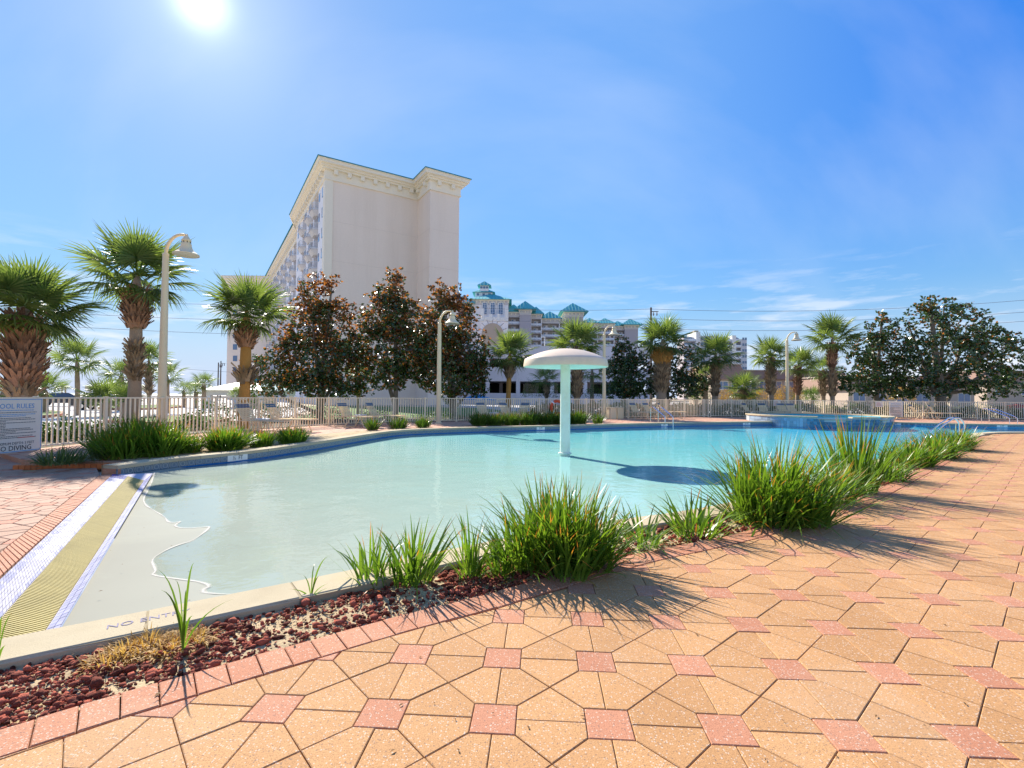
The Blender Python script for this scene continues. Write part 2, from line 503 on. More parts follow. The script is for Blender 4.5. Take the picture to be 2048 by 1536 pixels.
# ------------------------------------------------------------------ ground, road, sea
pool_poly = [Vector(p) for p in near_in] + [Vector(p) for p in reversed(far_in)]
big = [(-4000,-60),(4000,-60),(4000,4200),(-4000,4200)]
hole = [Vector(p) for p in near_in[::6]]+[near_in[-1]]+[Vector(p) for p in list(reversed(far_in))[::6]]
# strip + beach are inside the pool outline as well: close it along the mosaic edge
hole_poly = [L0[0]-(L0[1]-L0[0]).normalized()*3.2, ] + [p for p in near_in if p.y > -.6] + list(reversed(far_in)) + [L0[1]]
sheet('ground', big, -.2, M['ground'], [hole_poly])
M['sea'] = mat('sea', (.05, .16, .24), .25, .2, .01, .2, .1)
M['sand'] = mat('beach_sand', (.70, .62, .52), .95, .08, .05, 2, .06)
sheet('sea', [(-3900,420),(-160,420),(-160,4100),(-3900,4100)], .4, M['sea'])
sheet('beach', [(-900,230),(-120,230),(-155,421),(-900,421)], .25, M['sand'])
# the drive behind the fence on the left, its kerbed lawn islands
road_poly = [(-17,14),(-13.5,17.5),(-13.2,26),(-15,34),(-20,48),(-40,90),(-70,150),(-130,232),(-240,232),(-100,100),(-52,52),(-34,32),(-30,14)]
sheet('road', road_poly, -.17, M['road'])
def island(pts, name='lawn'):
    A = smooth_line(pts+[pts[0]], 2)[:-1]
    mb = MB(); mb.prism([(p.x, p.y) for p in A], -.19, -.03)
    o = mb.build(name, M['lawn']); o['kind'] = 'structure'
    outer = offset_line(A+[A[0]], -.16)[:-1]
    kb = MB()
    n = len(A)
    for i in range(n):
        j = (i+1) % n
        kb.add([(A[i].x,A[i].y,-.2),(A[j].x,A[j].y,-.2),(outer[j].x,outer[j].y,-.2),(outer[i].x,outer[i].y,-.2),
                (A[i].x,A[i].y,-.015),(A[j].x,A[j].y,-.015),(outer[j].x,outer[j].y,-.015),(outer[i].x,outer[i].y,-.015)],
               [(4,5,6,7),(2,3,7,6),(0,1,5,4)])
    kb.build('kerb', M['pinkred'], o)
lawn_poly = smooth_line([(-12.6,16.5),(-9.4,17.6),(-7.5,21.5),(-4.5,24.5),(2,28.5),(6,40),(-6,62),(-30,64),(-19,48),(-14.2,34),(-12.6,26)], 1)
sheet('lawn', lawn_poly, -.155, M['lawn'])
M['asphalt'] = mat('pale_asphalt', (.42, .39, .35), .9, .2, .8, 60, .2)
sheet('parking_lot', [(2.5,40.5),(14,41.5),(40,40),(95,38),(120,150),(-20,150),(-20,90),(-6,63)], -.15, M['asphalt'])
island([(-19.5,23.5),(-15.2,21.5),(-14.3,24),(-16,27.5),(-20.5,29)])
island([(-33,28),(-26.5,24),(-25.8,27),(-30,33),(-36,37)])
island([(-38,45),(-33,40),(-31.5,44),(-36,54),(-43,60)])

# ------------------------------------------------------------------ pool basin and water
def pool_poly_closed():
    # beach side closes along L3
    near = [p for p in near_in if p.x > -2.75]
    return [L3[0]-(L3[1]-L3[0]).normalized()*.05] + near + list(reversed(far_in)) + [L3[1]]
PP = pool_poly_closed()
water_poly = [p for p in near_in if p.x > shore[-1].x+.02] + list(reversed([p for p in far_in if p.x > shore[0].x+.03])) + shore
xs = np.arange(-6.6, 44.5, .45); ys = np.arange(2.4, 30, .45)
G = np.array([(x, y) for x in xs for y in ys])
Gf = np.array([(x, y) for x in np.arange(-6.4, -1.6, .09) for y in np.arange(2.6, 8.9, .09)])
G = np.vstack([G[~((G[:,0] < -1.6) & (G[:,1] < 8.9))], Gf])
edge = PP+[PP[0]]
G = G[inside(G, PP) & (seg_dist(G, edge) > .06)]
A, F = poly_fill(PP, (), G)
sd = seg_dist(A, shore)
wet = inside(A, water_poly)
wz = np.minimum(.055*sd+.002, .05+.03*sd)
deep = np.clip((A[:,0]*.75+A[:,1]*.55-9.5)/14, 0, 1)
wz = np.minimum(.02*sd+.002, .07) + deep*.09
Z = np.where(wet, WL-np.minimum(wz, .85), np.minimum(WL+.024*sd+.001, LOW-.004))
me = bpy.data.meshes.new('floor')
me.from_pydata([(a[0], a[1], z) for a, z in zip(A, Z)], [], F.tolist())
me.polygons.foreach_set('use_smooth', [True]*len(me.polygons))
# plaster: sandy white at the beach end, blue of light in deep water put into the floor colour, algae streaks
m, nt, b, out = new_mat('pool_plaster')
p = pos(nt)
sx_ = N(nt, 'ShaderNodeSeparateXYZ'); nt.links.new(p, sx_.inputs[0])
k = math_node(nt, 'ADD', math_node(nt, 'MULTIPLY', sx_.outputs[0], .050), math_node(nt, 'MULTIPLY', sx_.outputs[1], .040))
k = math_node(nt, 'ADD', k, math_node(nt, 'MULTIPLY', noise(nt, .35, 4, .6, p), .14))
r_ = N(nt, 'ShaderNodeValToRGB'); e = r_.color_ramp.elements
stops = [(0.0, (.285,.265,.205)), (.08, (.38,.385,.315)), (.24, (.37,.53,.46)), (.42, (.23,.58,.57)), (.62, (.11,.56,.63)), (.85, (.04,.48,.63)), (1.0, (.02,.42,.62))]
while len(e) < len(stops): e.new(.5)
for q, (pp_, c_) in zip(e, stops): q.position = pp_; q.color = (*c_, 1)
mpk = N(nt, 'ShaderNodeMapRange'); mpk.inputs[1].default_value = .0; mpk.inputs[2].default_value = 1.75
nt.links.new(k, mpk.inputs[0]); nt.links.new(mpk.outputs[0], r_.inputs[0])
mpp = N(nt, 'ShaderNodeMapping'); mpp.inputs['Scale'].default_value = (.5, 1.6, 1); mpp.inputs['Rotation'].default_value = (0, 0, R(25))
nt.links.new(p, mpp.inputs[0])
stn = ramp(nt, noise(nt, 1.1, 8, .7, mpp.outputs[0]), [(.52, 0.0), (.68, 1.0)])
c = mixc(nt, math_node(nt, 'MULTIPLY', stn, .28), r_.outputs[0], (.42, .42, .30))
c = mixc(nt, math_node(nt, 'MULTIPLY', noise(nt, 60, 2, .5, p), .16), c, (.30, .30, .24))
nt.links.new(c, b.inputs['Base Color']); b.inputs['Roughness'].default_value = .9; b.inputs['Specular IOR Level'].default_value = .08
M['plaster'] = m
me.materials.append(m)
pool = thing('swimming_pool', 'free-form resort pool with sloping beach entry, cream coping and blue tiled waterline', 'pool')
fl = link('floor', me, pool)

# water surface
m, nt, b, out = new_mat('water')
nt.nodes.remove(b)
p = pos(nt)
wv = N(nt, 'ShaderNodeMapping'); wv.inputs['Scale'].default_value = (1.0, 1.0, 1.0)
nt.links.new(p, wv.inputs[0])
h1 = noise(nt, 2.2, 3, .55, wv.outputs[0])
h2 = noise(nt, 11.0, 2, .5, wv.outputs[0])
hh = math_node(nt, 'ADD', math_node(nt, 'MULTIPLY', h1, 1.0), math_node(nt, 'MULTIPLY', h2, .12))
bn = N(nt, 'ShaderNodeBump'); bn.inputs['Strength'].default_value = .11; bn.inputs['Distance'].default_value = .1
nt.links.new(hh, bn.inputs['Height'])
gi = N(nt, 'ShaderNodeNewGeometry')
vd = N(nt, 'ShaderNodeVectorMath', operation='DOT_PRODUCT')
nt.links.new(gi.outputs['Incoming'], vd.inputs[0]); nt.links.new(bn.outputs[0], vd.inputs[1])
cs = math_node(nt, 'ABSOLUTE', vd.outputs['Value'])
fres = math_node(nt, 'ADD', math_node(nt, 'MULTIPLY', math_node(nt, 'POWER', math_node(nt, 'SUBTRACT', 1.0, cs, True), 5.0), .72), .02, True)
tr = N(nt, 'ShaderNodeBsdfTransparent'); tr.inputs['Color'].default_value = (.93, .985, .98, 1)
gl = N(nt, 'ShaderNodeBsdfGlossy'); gl.inputs['Roughness'].default_value = .03
nt.links.new(bn.outputs[0], gl.inputs['Normal'])
mx = N(nt, 'ShaderNodeMixShader')
nt.links.new(fres, mx.inputs[0]); nt.links.new(tr.outputs[0], mx.inputs[1]); nt.links.new(gl.outputs[0], mx.inputs[2])
nt.links.new(mx.outputs[0], out.inputs[0])
M['water'] = m
water = sheet('water', water_poly, WL, M['water'])
# bright caustic line at the water's edge, its light painted as a pale strip
Ls = resample(shore, .05)
nL = len(Ls)
up_, dn_ = offset_line(Ls, -.032), offset_line(Ls, .02)
V, Q, T = [], [], []
for i in range(nL):
    k_ = .35+.65*abs(math.sin(i*.23)*math.sin(i*.071+1))+.25*math.sin(i*.61)
    a_, b_ = Ls[i].lerp(up_[i], max(.2, k_)), Ls[i].lerp(dn_[i], max(.2, k_))
    for q, t in ((0, 0.0), (.25, .5), (.5, 1.0), (.75, .5), (1, 0.0)):
        p_ = a_.lerp(b_, q); V.append((p_.x, p_.y, WL+.0035)); T.append(t)
Q = [(5*i+j, 5*i+j+1, 5*(i+1)+j+1, 5*(i+1)+j) for i in range(nL-1) for j in range(4)]
m, nt, b, out = new_mat('painted_caustic')
b.inputs['Base Color'].default_value = (.56, .53, .46, 1); b.inputs['Roughness'].default_value = .8; b.inputs['Specular IOR Level'].default_value = .1
al_ = N(nt, 'ShaderNodeAttribute', attribute_name='along')
fz = math_node(nt, 'MULTIPLY', math_node(nt, 'POWER', al_.outputs['Fac'], 1.2), math_node(nt, 'ADD', noise(nt, 26, 4, .6, pos(nt)), .45), True)
tp_ = N(nt, 'ShaderNodeBsdfTransparent'); ms_ = N(nt, 'ShaderNodeMixShader')
nt.links.new(fz, ms_.inputs[0]); nt.links.new(tp_.outputs[0], ms_.inputs[1]); nt.links.new(b.outputs[0], ms_.inputs[2]); nt.links.new(ms_.outputs[0], out.inputs[0])
caustic_line = link('caustic_line', quads_mesh('caustic_line', V, Q, m, None, None, T)); caustic_line['kind'] = 'stuff'; tag(caustic_line, 'thin painted line of caustic light along the curvy edge of the shallow water', 'caustic_line')

# pool wall below the coping (plaster + blue trim line), individual waterline tiles, coping stones
M['trim'] = mat('blue_trim_tile', (.015, .17, .52), .2, .15, 6, 40, .1)
M['tile'] = None
m, nt, b, out = new_mat('waterline_tile')
p = N(nt, 'ShaderNodeTexCoord').outputs['Object']
vm = N(nt, 'ShaderNodeVectorMath', operation='LENGTH'); nt.links.new(p, vm.inputs[0])
rg = math_node(nt, 'SINE', math_node(nt, 'MULTIPLY', vm.outputs['Value'], 190.0))
oi = N(nt, 'ShaderNodeObjectInfo')
c = mixc(nt, ramp(nt, rg, [(.35, 0.0), (.75, 1.0)]), (.10, .15, .20), (.32, .35, .36))
c = mixc(nt, math_node(nt, 'MULTIPLY', oi.outputs['Random'], .4), c, (.10, .17, .25))
nt.links.new(c, b.inputs['Base Color']); b.inputs['Roughness'].default_value = .22
M['tile'] = m
def wall_strip(line, z0, z1, m, name, off=0.0, parent=pool):
    mb = MB()
    L = offset_line(line, off) if off else line
    vs = [(q.x, q.y, z) for q in L for z in (z0, z1)]
    mb.add(vs, [(2*i, 2*i+2, 2*i+3, 2*i+1) for i in range(len(L)-1)])
    return mb.build(name, m, parent)
wall_strip(far_in, -1.2, .0, M['plaster'], 'wall')
wall_strip(near_in, -1.2, .0, M['plaster'], 'wall')
wall_strip(far_in, -.205, -.146, M['trim'], 'trim_band', -.006)
tm = MB(); tm.cbox(0, .007, 0, .15, .014, .110)
tme = tm.mesh('waterline_tile', M['tile'])
pts = resample(far_in, .158)
rest = MB()
cnt = 0
for a, b_ in zip(pts[:-1], pts[1:]):
    c0 = (a+b_)/2; an = math.atan2((b_-a).y, (b_-a).x)
    nrm = Vector((math.sin(an), -math.cos(an)))
    c1 = c0+nrm*.009
    if cnt < 190:
        link('waterline_tile', tme, pool, (c1.x, c1.y, -.089), (0, 0, an+PI), (1, 1, 1))
    else:
        rest.cbox(0, 0, 0, .15, .014, .110, Matrix.Translation((c1.x, c1.y, -.089)) @ Matrix.Rotation(an, 4, 'Z'))
    cnt += 1
rest.build('waterline_tile', M['tile'], pool)['kind'] = 'stuff'
def coping_run(line, side, w, step, jitter=0.0):
    P = resample(line, step)
    fine = line
    for a, b_ in zip(P[:-1], P[1:]):
        g = .006
        sub = [a.lerp(b_, t) for t in (g/ (b_-a).length, 1-g/(b_-a).length)]
        t = (b_-a).normalized(); n = Vector((-t.y, t.x))*side
        i0, i1 = sub[0]-n*.035, sub[1]-n*.035
        o0, o1 = sub[0]+n*w, sub[1]+n*w
        mb = MB()
        z0, z1, c = -.032, .03+rnd.uniform(-.0004, .0004), .014
        bot = [i0, i1, o1, o0]
        ins = [i0+n*c, i1+n*c, o1-n*c, o0-n*c]
        vs = [(q.x,q.y,z0) for q in bot]+[(q.x,q.y,z1-c) for q in bot]+[(q.x,q.y,z1) for q in ins]
        fs = [(4+i, 4+(i+1)%4, 8+(i+1)%4, 8+i) for i in range(4)]+[(i,(i+1)%4,4+(i+1)%4,4+i) for i in range(4)]+[(8,9,10,11)]
        if side < 0: fs = [f[::-1] for f in fs]
        mb.add(vs, fs)
        mb.build('coping_stone', M['coping'], pool)
nl = [q for q in near_in]
coping_run(nl[:-4], -1, .27, .75)
coping_run(nl[-5:], -1, .27, .75)
coping_run(far_in, 1, .30, .75)
# flush grout bed under the copings
M['mortar'] = mat('coping_mortar', (.34, .28, .18), .95, .15, 4, 90, .15, spec=.1)
for _l, _s, _w in ((far_in, 1, .298), (near_in[:-4], -1, .268), (near_in[-5:], -1, .265)):
    wall_strip(offset_line(_l, _s*_w), -.25, .024, M['mortar'], 'coping_bed')
    _a, _b = offset_line(_l, -_s*.03), offset_line(_l, _s*_w)
    _m = MB(); _m.add([(q.x, q.y, .024) for pr in zip(_a, _b) for q in pr], [(2*i, 2*i+1, 2*i+3, 2*i+2) for i in range(len(_a)-1)])
    _m.build('coping_bed', M['mortar'], pool)
# end face of the coping where the entry strip meets it
for _e, _n in ((far_in[0], far_in[1]),):
    _t = (_n-_e).normalized(); _nn = Vector((-_t.y, _t.x))
    _mb = MB(); _p = [_e-_nn*.03+_t*.012, _e+_nn*.295+_t*.012, _e+_nn*.295+_t*.25, _e+_nn*.0+_t*.25]
    _mb.prism([(q.x, q.y) for q in _p], -.25, -.034); _mb.build('end_block', M['brick'], pool)
# written depth markers
def text(body, size, m, parent, loc, rot, name='lettering', align='CENTER', ext=.0008, sx=1.0):
    cu = bpy.data.curves.new(name, 'FONT')
    cu.body = body; cu.size = size; cu.align_x = align; cu.align_y = 'CENTER'; cu.extrude = ext
    cu.resolution_u = 2
    cu.materials.append(m)
    tmp = bpy.data.objects.new('t', cu); C.objects.link(tmp)
    dg = bpy.context.evaluated_depsgraph_get(); dg.update()
    me = bpy.data.meshes.new_from_object(tmp.evaluated_get(dg))
    bpy.data.objects.remove(tmp)
    o = link(name, me, parent, loc, rot)
    o.scale = (sx, 1, 1)
    return o
M['ink'] = mat('black_ink', (.025, .025, .028), .6, .1)
M['white_tile'] = mat('white_tile', (.78, .75, .68), .25, .05, 5, 60, .04)
M['lilac_ink'] = mat('faded_lilac_ink', (.30, .27, .33), .95, spec=.03, var=.2, scale=20, fine=90, fvar=.3)
def marker(px, py, body, w):
    q = at(px, py, -.082).to_2d()
    i = min(range(len(far_in)-1), key=lambda k: (far_in[k]-q).length)
    t = (far_in[i+1]-far_in[i]).normalized(); an = math.atan2(t.y, t.x)
    n = Vector((t.y, -t.x))
    c0 = far_in[i]+n*.019
    mb = MB(); mb.cbox(0, 0, 0, w, .012, .12)
    o = mb.build('depth_marker', M['white_tile'], pool, False, (c0.x, c0.y, -.085), (0, 0, an))
    text(body, .115, M['ink'], o, (0, -.0075, 0), (R(90), 0, 0), sx=.8)
marker(489, 918, '½  FT', .44)
marker(1083, 857, '2 FT', .40)
marker(1330, 850, '3 FT', .44)
marker(1478, 846, '3½ FT', .48)
marker(1785, 847, '4 FT', .5)
marker(1983, 851, '4 FT', .5)
ta = at(262, 1249, .031); tb = at(400, 1215, .031)
_i = min(range(len(near_in)-1), key=lambda k: (near_in[k]-at(330, 1225, .03).to_2d()).length)
tn = (near_in[_i+2]-near_in[_i-2]).normalized(); an = math.atan2(tn.y, tn.x)
ct = near_in[_i]+Vector((tn.y, -tn.x))*.115
lt = text('NO ENTRY', .074, M['lilac_ink'], pool, (ct.x, ct.y, .0312), (0, 0, an))
lt['label'] = 'faded lilac NO ENTRY lettering on the coping'
M['drain'] = mat('drain_plastic', (.50, .50, .46), .6, .1)
for _px, _py in ((757, 1028), (884, 1086)):
    _q = at(_px, _py, WL-.05)
    _m = MB(); _m.lathe([(.075,0),(.075,.012),(.06,.016),(.0,.016)], 20); _m.build('drain_cover', M['drain'], pool, True, (_q.x, _q.y, WL-.055))

# ------------------------------------------------------------------ beach entry strip: mosaic, drain grate, lilac tiles
M['mosaic'] = mat('white_mosaic', (.47, .45, .50), .75, spec=.12, var=.08, scale=4, fine=80, fvar=.05, tone=.10, objrand=.06)
M['lilac'] = mat('lilac_mosaic', (.36, .36, .50), .75, spec=.12, var=.1, scale=4, fine=80, fvar=.05, tone=.18, objrand=.12)
M['bluetile'] = mat('cobalt_mosaic', (.05, .08, .36), .25, .1, 4, 80, .05, tone=.2, objrand=.15)
M['grate'] = mat('yellow_grate', (.45, .37, .14), .7, .12, 2, 90, .1, objrand=.05, stain=(.24, .19, .07), stain_amt=.5, spec=.12)
strip = thing('entry_drain_strip', 'straight strip of white mosaic and yellow drain grating along the beach entry', 'drain')
bed = MB()
a0, a1 = extend(L0, 1.2); d0_, d1_ = L3[0]-(L3[1]-L3[0]).normalized()*1.2, L3[1]
bed.add([(a0.x,a0.y,LOW-.004),(d0_.x,d0_.y,LOW-.004),(d1_.x,d1_.y,LOW-.004),(a1.x,a1.y,LOW-.004)], [(0,1,2,3)])
bed.build('mortar_bed', mat('grey_mortar', (.50, .47, .52), .95, .1, spec=.05), strip)
def quad_pt(La, Lb, u, v):
    p0 = La[0].lerp(La[1], v); p1 = Lb[0].lerp(Lb[1], v)
    return p0.lerp(p1, u)
tiles = []
def tile_field(La, Lb, ncol, colmat, nrow):
    for j in range(nrow):
        for i in range(ncol):
            g = .045
            q = [quad_pt(La, Lb, (i+a)/ncol, (j+b)/nrow) for a, b in ((g*.8,g),(1-g*.8,g),(1-g*.8,1-g),(g*.8,1-g))]
            c = (q[0]+q[2])/2
            tiles.append((c.y*1.0+abs(c.x)*.2, q, colmat(i, j, c)))
E0, E1, E2, E3 = (extend(L, .6) for L in (L0, L1, L2, L3))
nrows = 112
def mos(i, j, c):
    far = j > nrows*.935
    if i < 3: return 'bluetile' if far else ('lilac' if (i*7+j*3) % 5 else 'mosaic')
    if far: return 'bluetile'
    return 'mosaic' if i < 8 or rnd.random() < .5 else 'lilac'
tile_field(E0, E1, 9, mos, nrows)
tile_field(E2, E3, 2, lambda i, j, c: 'bluetile' if j > nrows*.86 else 'lilac', nrows)
tiles.sort(key=lambda t: t[0])
restt = {k: MB() for k in ('mosaic', 'lilac', 'bluetile')}
for n_, (d_, q, kk) in enumerate(tiles):
    z1 = LOW+.001+rnd.uniform(-.001, .001)
    c = (q[0]+q[1]+q[2]+q[3])/4
    mb = MB() if n_ < 300 else restt[kk]
    mb.tone = rnd.random()
    o_ = c if n_ < 300 else Vector((0, 0))
    vs = [(v.x-o_.x, v.y-o_.y, LOW-.0045) for v in q]+[(v.x-o_.x, v.y-o_.y, z1) for v in q]
    mb.add(vs, [(4,5,6,7),(0,1,5,4),(1,2,6,5),(2,3,7,6),(3,0,4,7)])
    if n_ < 300: mb.build('mosaic_tile', M[kk], strip, False, (c.x, c.y, 0))
for kk, mb in restt.items(): mb.build('mosaic_tile', M[kk], strip)['kind'] = 'stuff'
gr = MB()
nsl = 260
for j in range(nsl):
    q = [quad_pt(E1, E2, a, (j+b)/nsl) for a, b in ((.02,.16),(.98,.16),(.98,.84),(.02,.84))]
    c = (q[0]+q[2])/2
    mb = MB()
    z1 = LOW+.003
    qi = [quad_pt(E1, E2, a, (j+b)/nsl) for a, b in ((.02,.28),(.98,.28),(.98,.72),(.02,.72))]
    vs = [(v.x-c.x, v.y-c.y, LOW-.0045) for v in q]+[(v.x-c.x, v.y-c.y, z1) for v in qi]
    mb.add(vs, [(4,5,6,7),(0,1,5,4),(1,2,6,5),(2,3,7,6),(3,0,4,7)])
    mb.build('grate_slat', M['grate'], strip, False, (c.x, c.y, 0))
# ------------------------------------------------------------------ paving: squares and five-sided stones
def clip(poly, p0, n):
    out = []
    for i in range(len(poly)):
        a, b = poly[i], poly[(i+1) % len(poly)]
        da, db = (a-p0).dot(n), (b-p0).dot(n)
        if da >= 0: out.append(a)
        if (da >= 0) != (db >= 0): out.append(a.lerp(b, da/(da-db)))
    return out
def area(p):
    return .5*sum(p[i].x*p[(i+1)%len(p)].y-p[(i+1)%len(p)].x*p[i].y for i in range(len(p)))
def inset(poly, d):
    out = []
    n = len(poly)
    for i in range(n):
        a, b, c = poly[i-1], poly[i], poly[(i+1) % n]
        t1, t2 = (b-a).normalized(), (c-b).normalized()
        n1, n2 = Vector((-t1.y, t1.x)), Vector((-t2.y, t2.x))
        k = 1+n1.dot(n2)
        out.append(b+(n1+n2)*(d/max(k, .3)))
    return out
def stone(mb, poly, z0, z1, gap, ch, dz=0.0):
    a = inset(poly, gap/2); b = inset(poly, gap/2+ch)
    n = len(poly)
    vs = [(p.x,p.y,z0) for p in a]+[(p.x,p.y,z1-ch*.8+dz) for p in a]+[(p.x,p.y,z1+dz) for p in b]
    fs = [tuple(range(2*n, 3*n))]
    for i in range(n):
        j = (i+1) % n
        fs += [(n+i, n+j, 2*n+j, 2*n+i), (i, j, n+j, n+i)]
    mb.add(vs, fs)
def lattice_shapes(p, s):
    h, q = s/2, p/2
    V = Vector
    sq = [V((-h,-h)), V((h,-h)), V((h,h)), V((-h,h))]
    up = [V((h,0)), V((p-h,0)), V((p-h,h)), V((q,q)), V((h,h))]
    dn = [V((h,0)), V((h,-h)), V((q,-q)), V((p-h,-h)), V((p-h,0))]
    rt = [V((0,h)), V((h,h)), V((q,q)), V((h,p-h)), V((0,p-h))]
    lf = [V((0,h)), V((0,p-h)), V((-h,p-h)), V((-q,q)), V((-h,h))]
    return [sq, up, dn, rt, lf]
def pave(parent, region, org, ang, p, s, z0, z1, gap, ch, mt, mr, names, edges=(), nind=300, jitter=.0015):
    shapes = lattice_shapes(p, s)
    meshes = []
    for k, sh in enumerate(shapes):
        mb = MB(); stone(mb, sh, z0-z1, 0, gap, ch)
        meshes.append(mb.mesh(names[0 if k == 0 else 1], mr if k == 0 else mt))
    ca, sa = math.cos(ang), math.sin(ang)
    rp = np.array([(q[0], q[1]) for q in region])
    # lattice range
    rel = rp-np.array([org[0], org[1]])
    u = (rel[:,0]*ca+rel[:,1]*sa)/p; v = (-rel[:,0]*sa+rel[:,1]*ca)/p
    cells = [(i, j) for i in range(int(u.min())-1, int(u.max())+2) for j in range(int(v.min())-1, int(v.max())+2)]
    pieces = []
    cen = np.array([[sum(q.x for q in sh)/len(sh), sum(q.y for q in sh)/len(sh)] for sh in shapes])
    cand = []
    for i, j in cells:
        for k in range(5):
            lx, ly = i*p+cen[k][0], j*p+cen[k][1]
            cand.append((i, j, k, org[0]+lx*ca-ly*sa, org[1]+lx*sa+ly*ca))
    P = np.array([(c[3], c[4]) for c in cand])
    ins = inside(P, region)
    loop = [tuple(q) for q in rp]+[tuple(rp[0])]
    dist = seg_dist(P, loop)
    RL = [Vector((float(q[0]), float(q[1]))) for q in loop]
    full, cut = [], []
    for idx, c in enumerate(cand):
        if not ins[idx] and dist[idx] > p*.5: continue
        if dist[idx] > p*.62:
            full.append(c)
        else:
            poly = [Vector((org[0]+(c[0]*p+q.x)*ca-(c[1]*p+q.y)*sa, org[1]+(c[0]*p+q.x)*sa+(c[1]*p+q.y)*ca)) for q in shapes[c[2]]]
            for a, b in zip(RL[:-1], RL[1:]):
                pc = Vector((c[3], c[4]))
                ab = b-a
                t = max(0, min(1, (pc-a).dot(ab)/max(ab.length_squared, 1e-9)))
                if (a+ab*t-pc).length < p*.7 and ab.length > 1e-4:
                    n = Vector((-ab.y, ab.x)).normalized()
                    poly = clip(poly, a, n)
                    if len(poly) < 3: break
            if len(poly) >= 3 and area(poly) > .0012: cut.append((c, poly))
    allp = [(math.hypot(c[3], c[4]), 0, c, None) for c in full]+[(math.hypot(c[3], c[4]), 1, c, q) for c, q in cut]
    def vis(x, y):
        return y > .3 and abs(x)/y < 1.12
    allp.sort(key=lambda t: (t[0]+(0 if vis(t[2][3], t[2][4]) else 50)))
    cnt = [0, 0]
    rest = [MB(), MB()]
    for d, iscut, c, poly in allp:
        kd = 0 if c[2] == 0 else 1
        cnt[kd] += 1
        ind = cnt[kd] <= nind
        dz = rnd.uniform(-jitter, jitter)
        tilt = (rnd.uniform(-.004, .004), rnd.uniform(-.004, .004))
        if not iscut and ind:
            ox, oy = org[0]+p*(c[0]*ca-c[1]*sa), org[1]+p*(c[0]*sa+c[1]*ca)
            link(names[kd], meshes[c[2]], parent, (ox, oy, z1+dz), (0, 0, ang))
        else:
            if poly is None:
                poly = [Vector((org[0]+(c[0]*p+q.x)*ca-(c[1]*p+q.y)*sa, org[1]+(c[0]*p+q.x)*sa+(c[1]*p+q.y)*ca)) for q in shapes[c[2]]]
            # drop near-duplicate points
            poly = [q for n_, q in enumerate(poly) if (q-poly[n_-1]).length > .012]
            if len(poly) < 3 or area(poly) < .0008: continue
            mb = MB() if ind else rest[kd]
            mb.tone = rnd.random()
            if ind:
                stone(mb, [q-Vector((c[3], c[4])) for q in poly], z0-z1, 0, gap, min(ch, .004), 0)
                mb.build(names[kd], (mr, mt)[kd], parent, False, (c[3], c[4], z1+dz))
            else:
                stone(mb, poly, z0, z1, gap, min(ch, .004), dz)
    for kd in (0, 1):
        if rest[kd].f: rest[kd].build(names[kd], (mr, mt)[kd], parent)['kind'] = 'stuff'
# main deck in front
cop_out = offset_line([q for q in near_in], -.27)
bed_end = border_out[-1]
right_out = [q for q in cop_out[:-4] if q.y > bed_end.y+2.6]
deck_poly = list(border_out)+right_out+[Vector((16.9, 17.35)), Vector((17.75, 18.02)), Vector((22, 18.98)), Vector((30, 19.26)), Vector((30, 6)), Vector((12, -1.0)), Vector((-2.2, -1.0))]
if area([Vector((q[0], q[1])) for q in deck_poly]) < 0: deck_poly = deck_poly[::-1]
deck_root = sheet('deck', deck_poly, -.014, M['joint'])
PITCHP = .3531*H
pave(deck_root, deck_poly, (.3053*H, 1.5206*H), -.0595, PITCHP, .392*PITCHP, -.03, 0.0, .0036, .003, M['tan'], M['red'], ('red_paver', 'tan_paver'))
# brick border between the bed and the deck
bi = offset_line(border_out, .006); bo = offset_line(border_out, .205)
bn_pts = resample(border_out, .125)
nb = offset_line(bn_pts, .006); no = offset_line(bn_pts, .208)
for i in range(len(bn_pts)-1):
    poly = [nb[i], nb[i+1], no[i+1], no[i]]
    if area(poly) < 0: poly = poly[::-1]
    c = (poly[0]+poly[2])/2
    mb = MB(); stone(mb, [q-c for q in poly], -.05, rnd.uniform(-.002, .003), .005, .004)
    mb.build('border_brick', M['brick'], deck_root, False, (c.x, c.y, 0))

# planting bed: sandy soil sheet with lumps
M['soil'] = mat('sandy_soil', (.47, .355, .20), .95, .22, 3, 90, .35, .8, 60, stain=(.20, .13, .07), stain_amt=.7, stain_scale=2.2)
bin_ = offset_line(border_out, .20)
bed_poly = bin_+[q for q in reversed(cop_out[:-4]) if q.y < bed_end.y+2.9]
if area(bed_poly) < 0: bed_poly = bed_poly[::-1]
def lumpy(name, poly, z, m, step, amp, xmax=None):
    P = np.array([(q[0], q[1]) for q in poly])
    x0, y0 = P.min(0); x1, y1 = P.max(0)
    G = np.array([(x, y) for x in np.arange(x0, x1, step) for y in np.arange(y0, y1, step)])
    G = G+rng.uniform(-step*.3, step*.3, G.shape)
    lp = [tuple(q) for q in P]+[tuple(P[0])]
    ok = inside(G, poly) 
    G = G[ok]; G = G[seg_dist(G, lp) > step*.4]
    A, F = poly_fill(poly, (), G)
    zz = z+amp*(np.sin(A[:,0]*9.1)*np.cos(A[:,1]*7.7)+np.sin(A[:,0]*23+1)*np.sin(A[:,1]*19)*.6)+rng.normal(0, amp*.35, len(A))
    me = bpy.data.meshes.new(name)
    me.from_pydata([(a[0], a[1], q) for a, q in zip(A, zz)], [], F.tolist())
    me.materials.append(m); me.polygons.foreach_set('use_smooth', [True]*len(me.polygons))
    o = link(name, me); o['kind'] = 'structure'
    return o
lumpy('planting_bed', bed_poly, -.018, M['soil'], .06, .007)
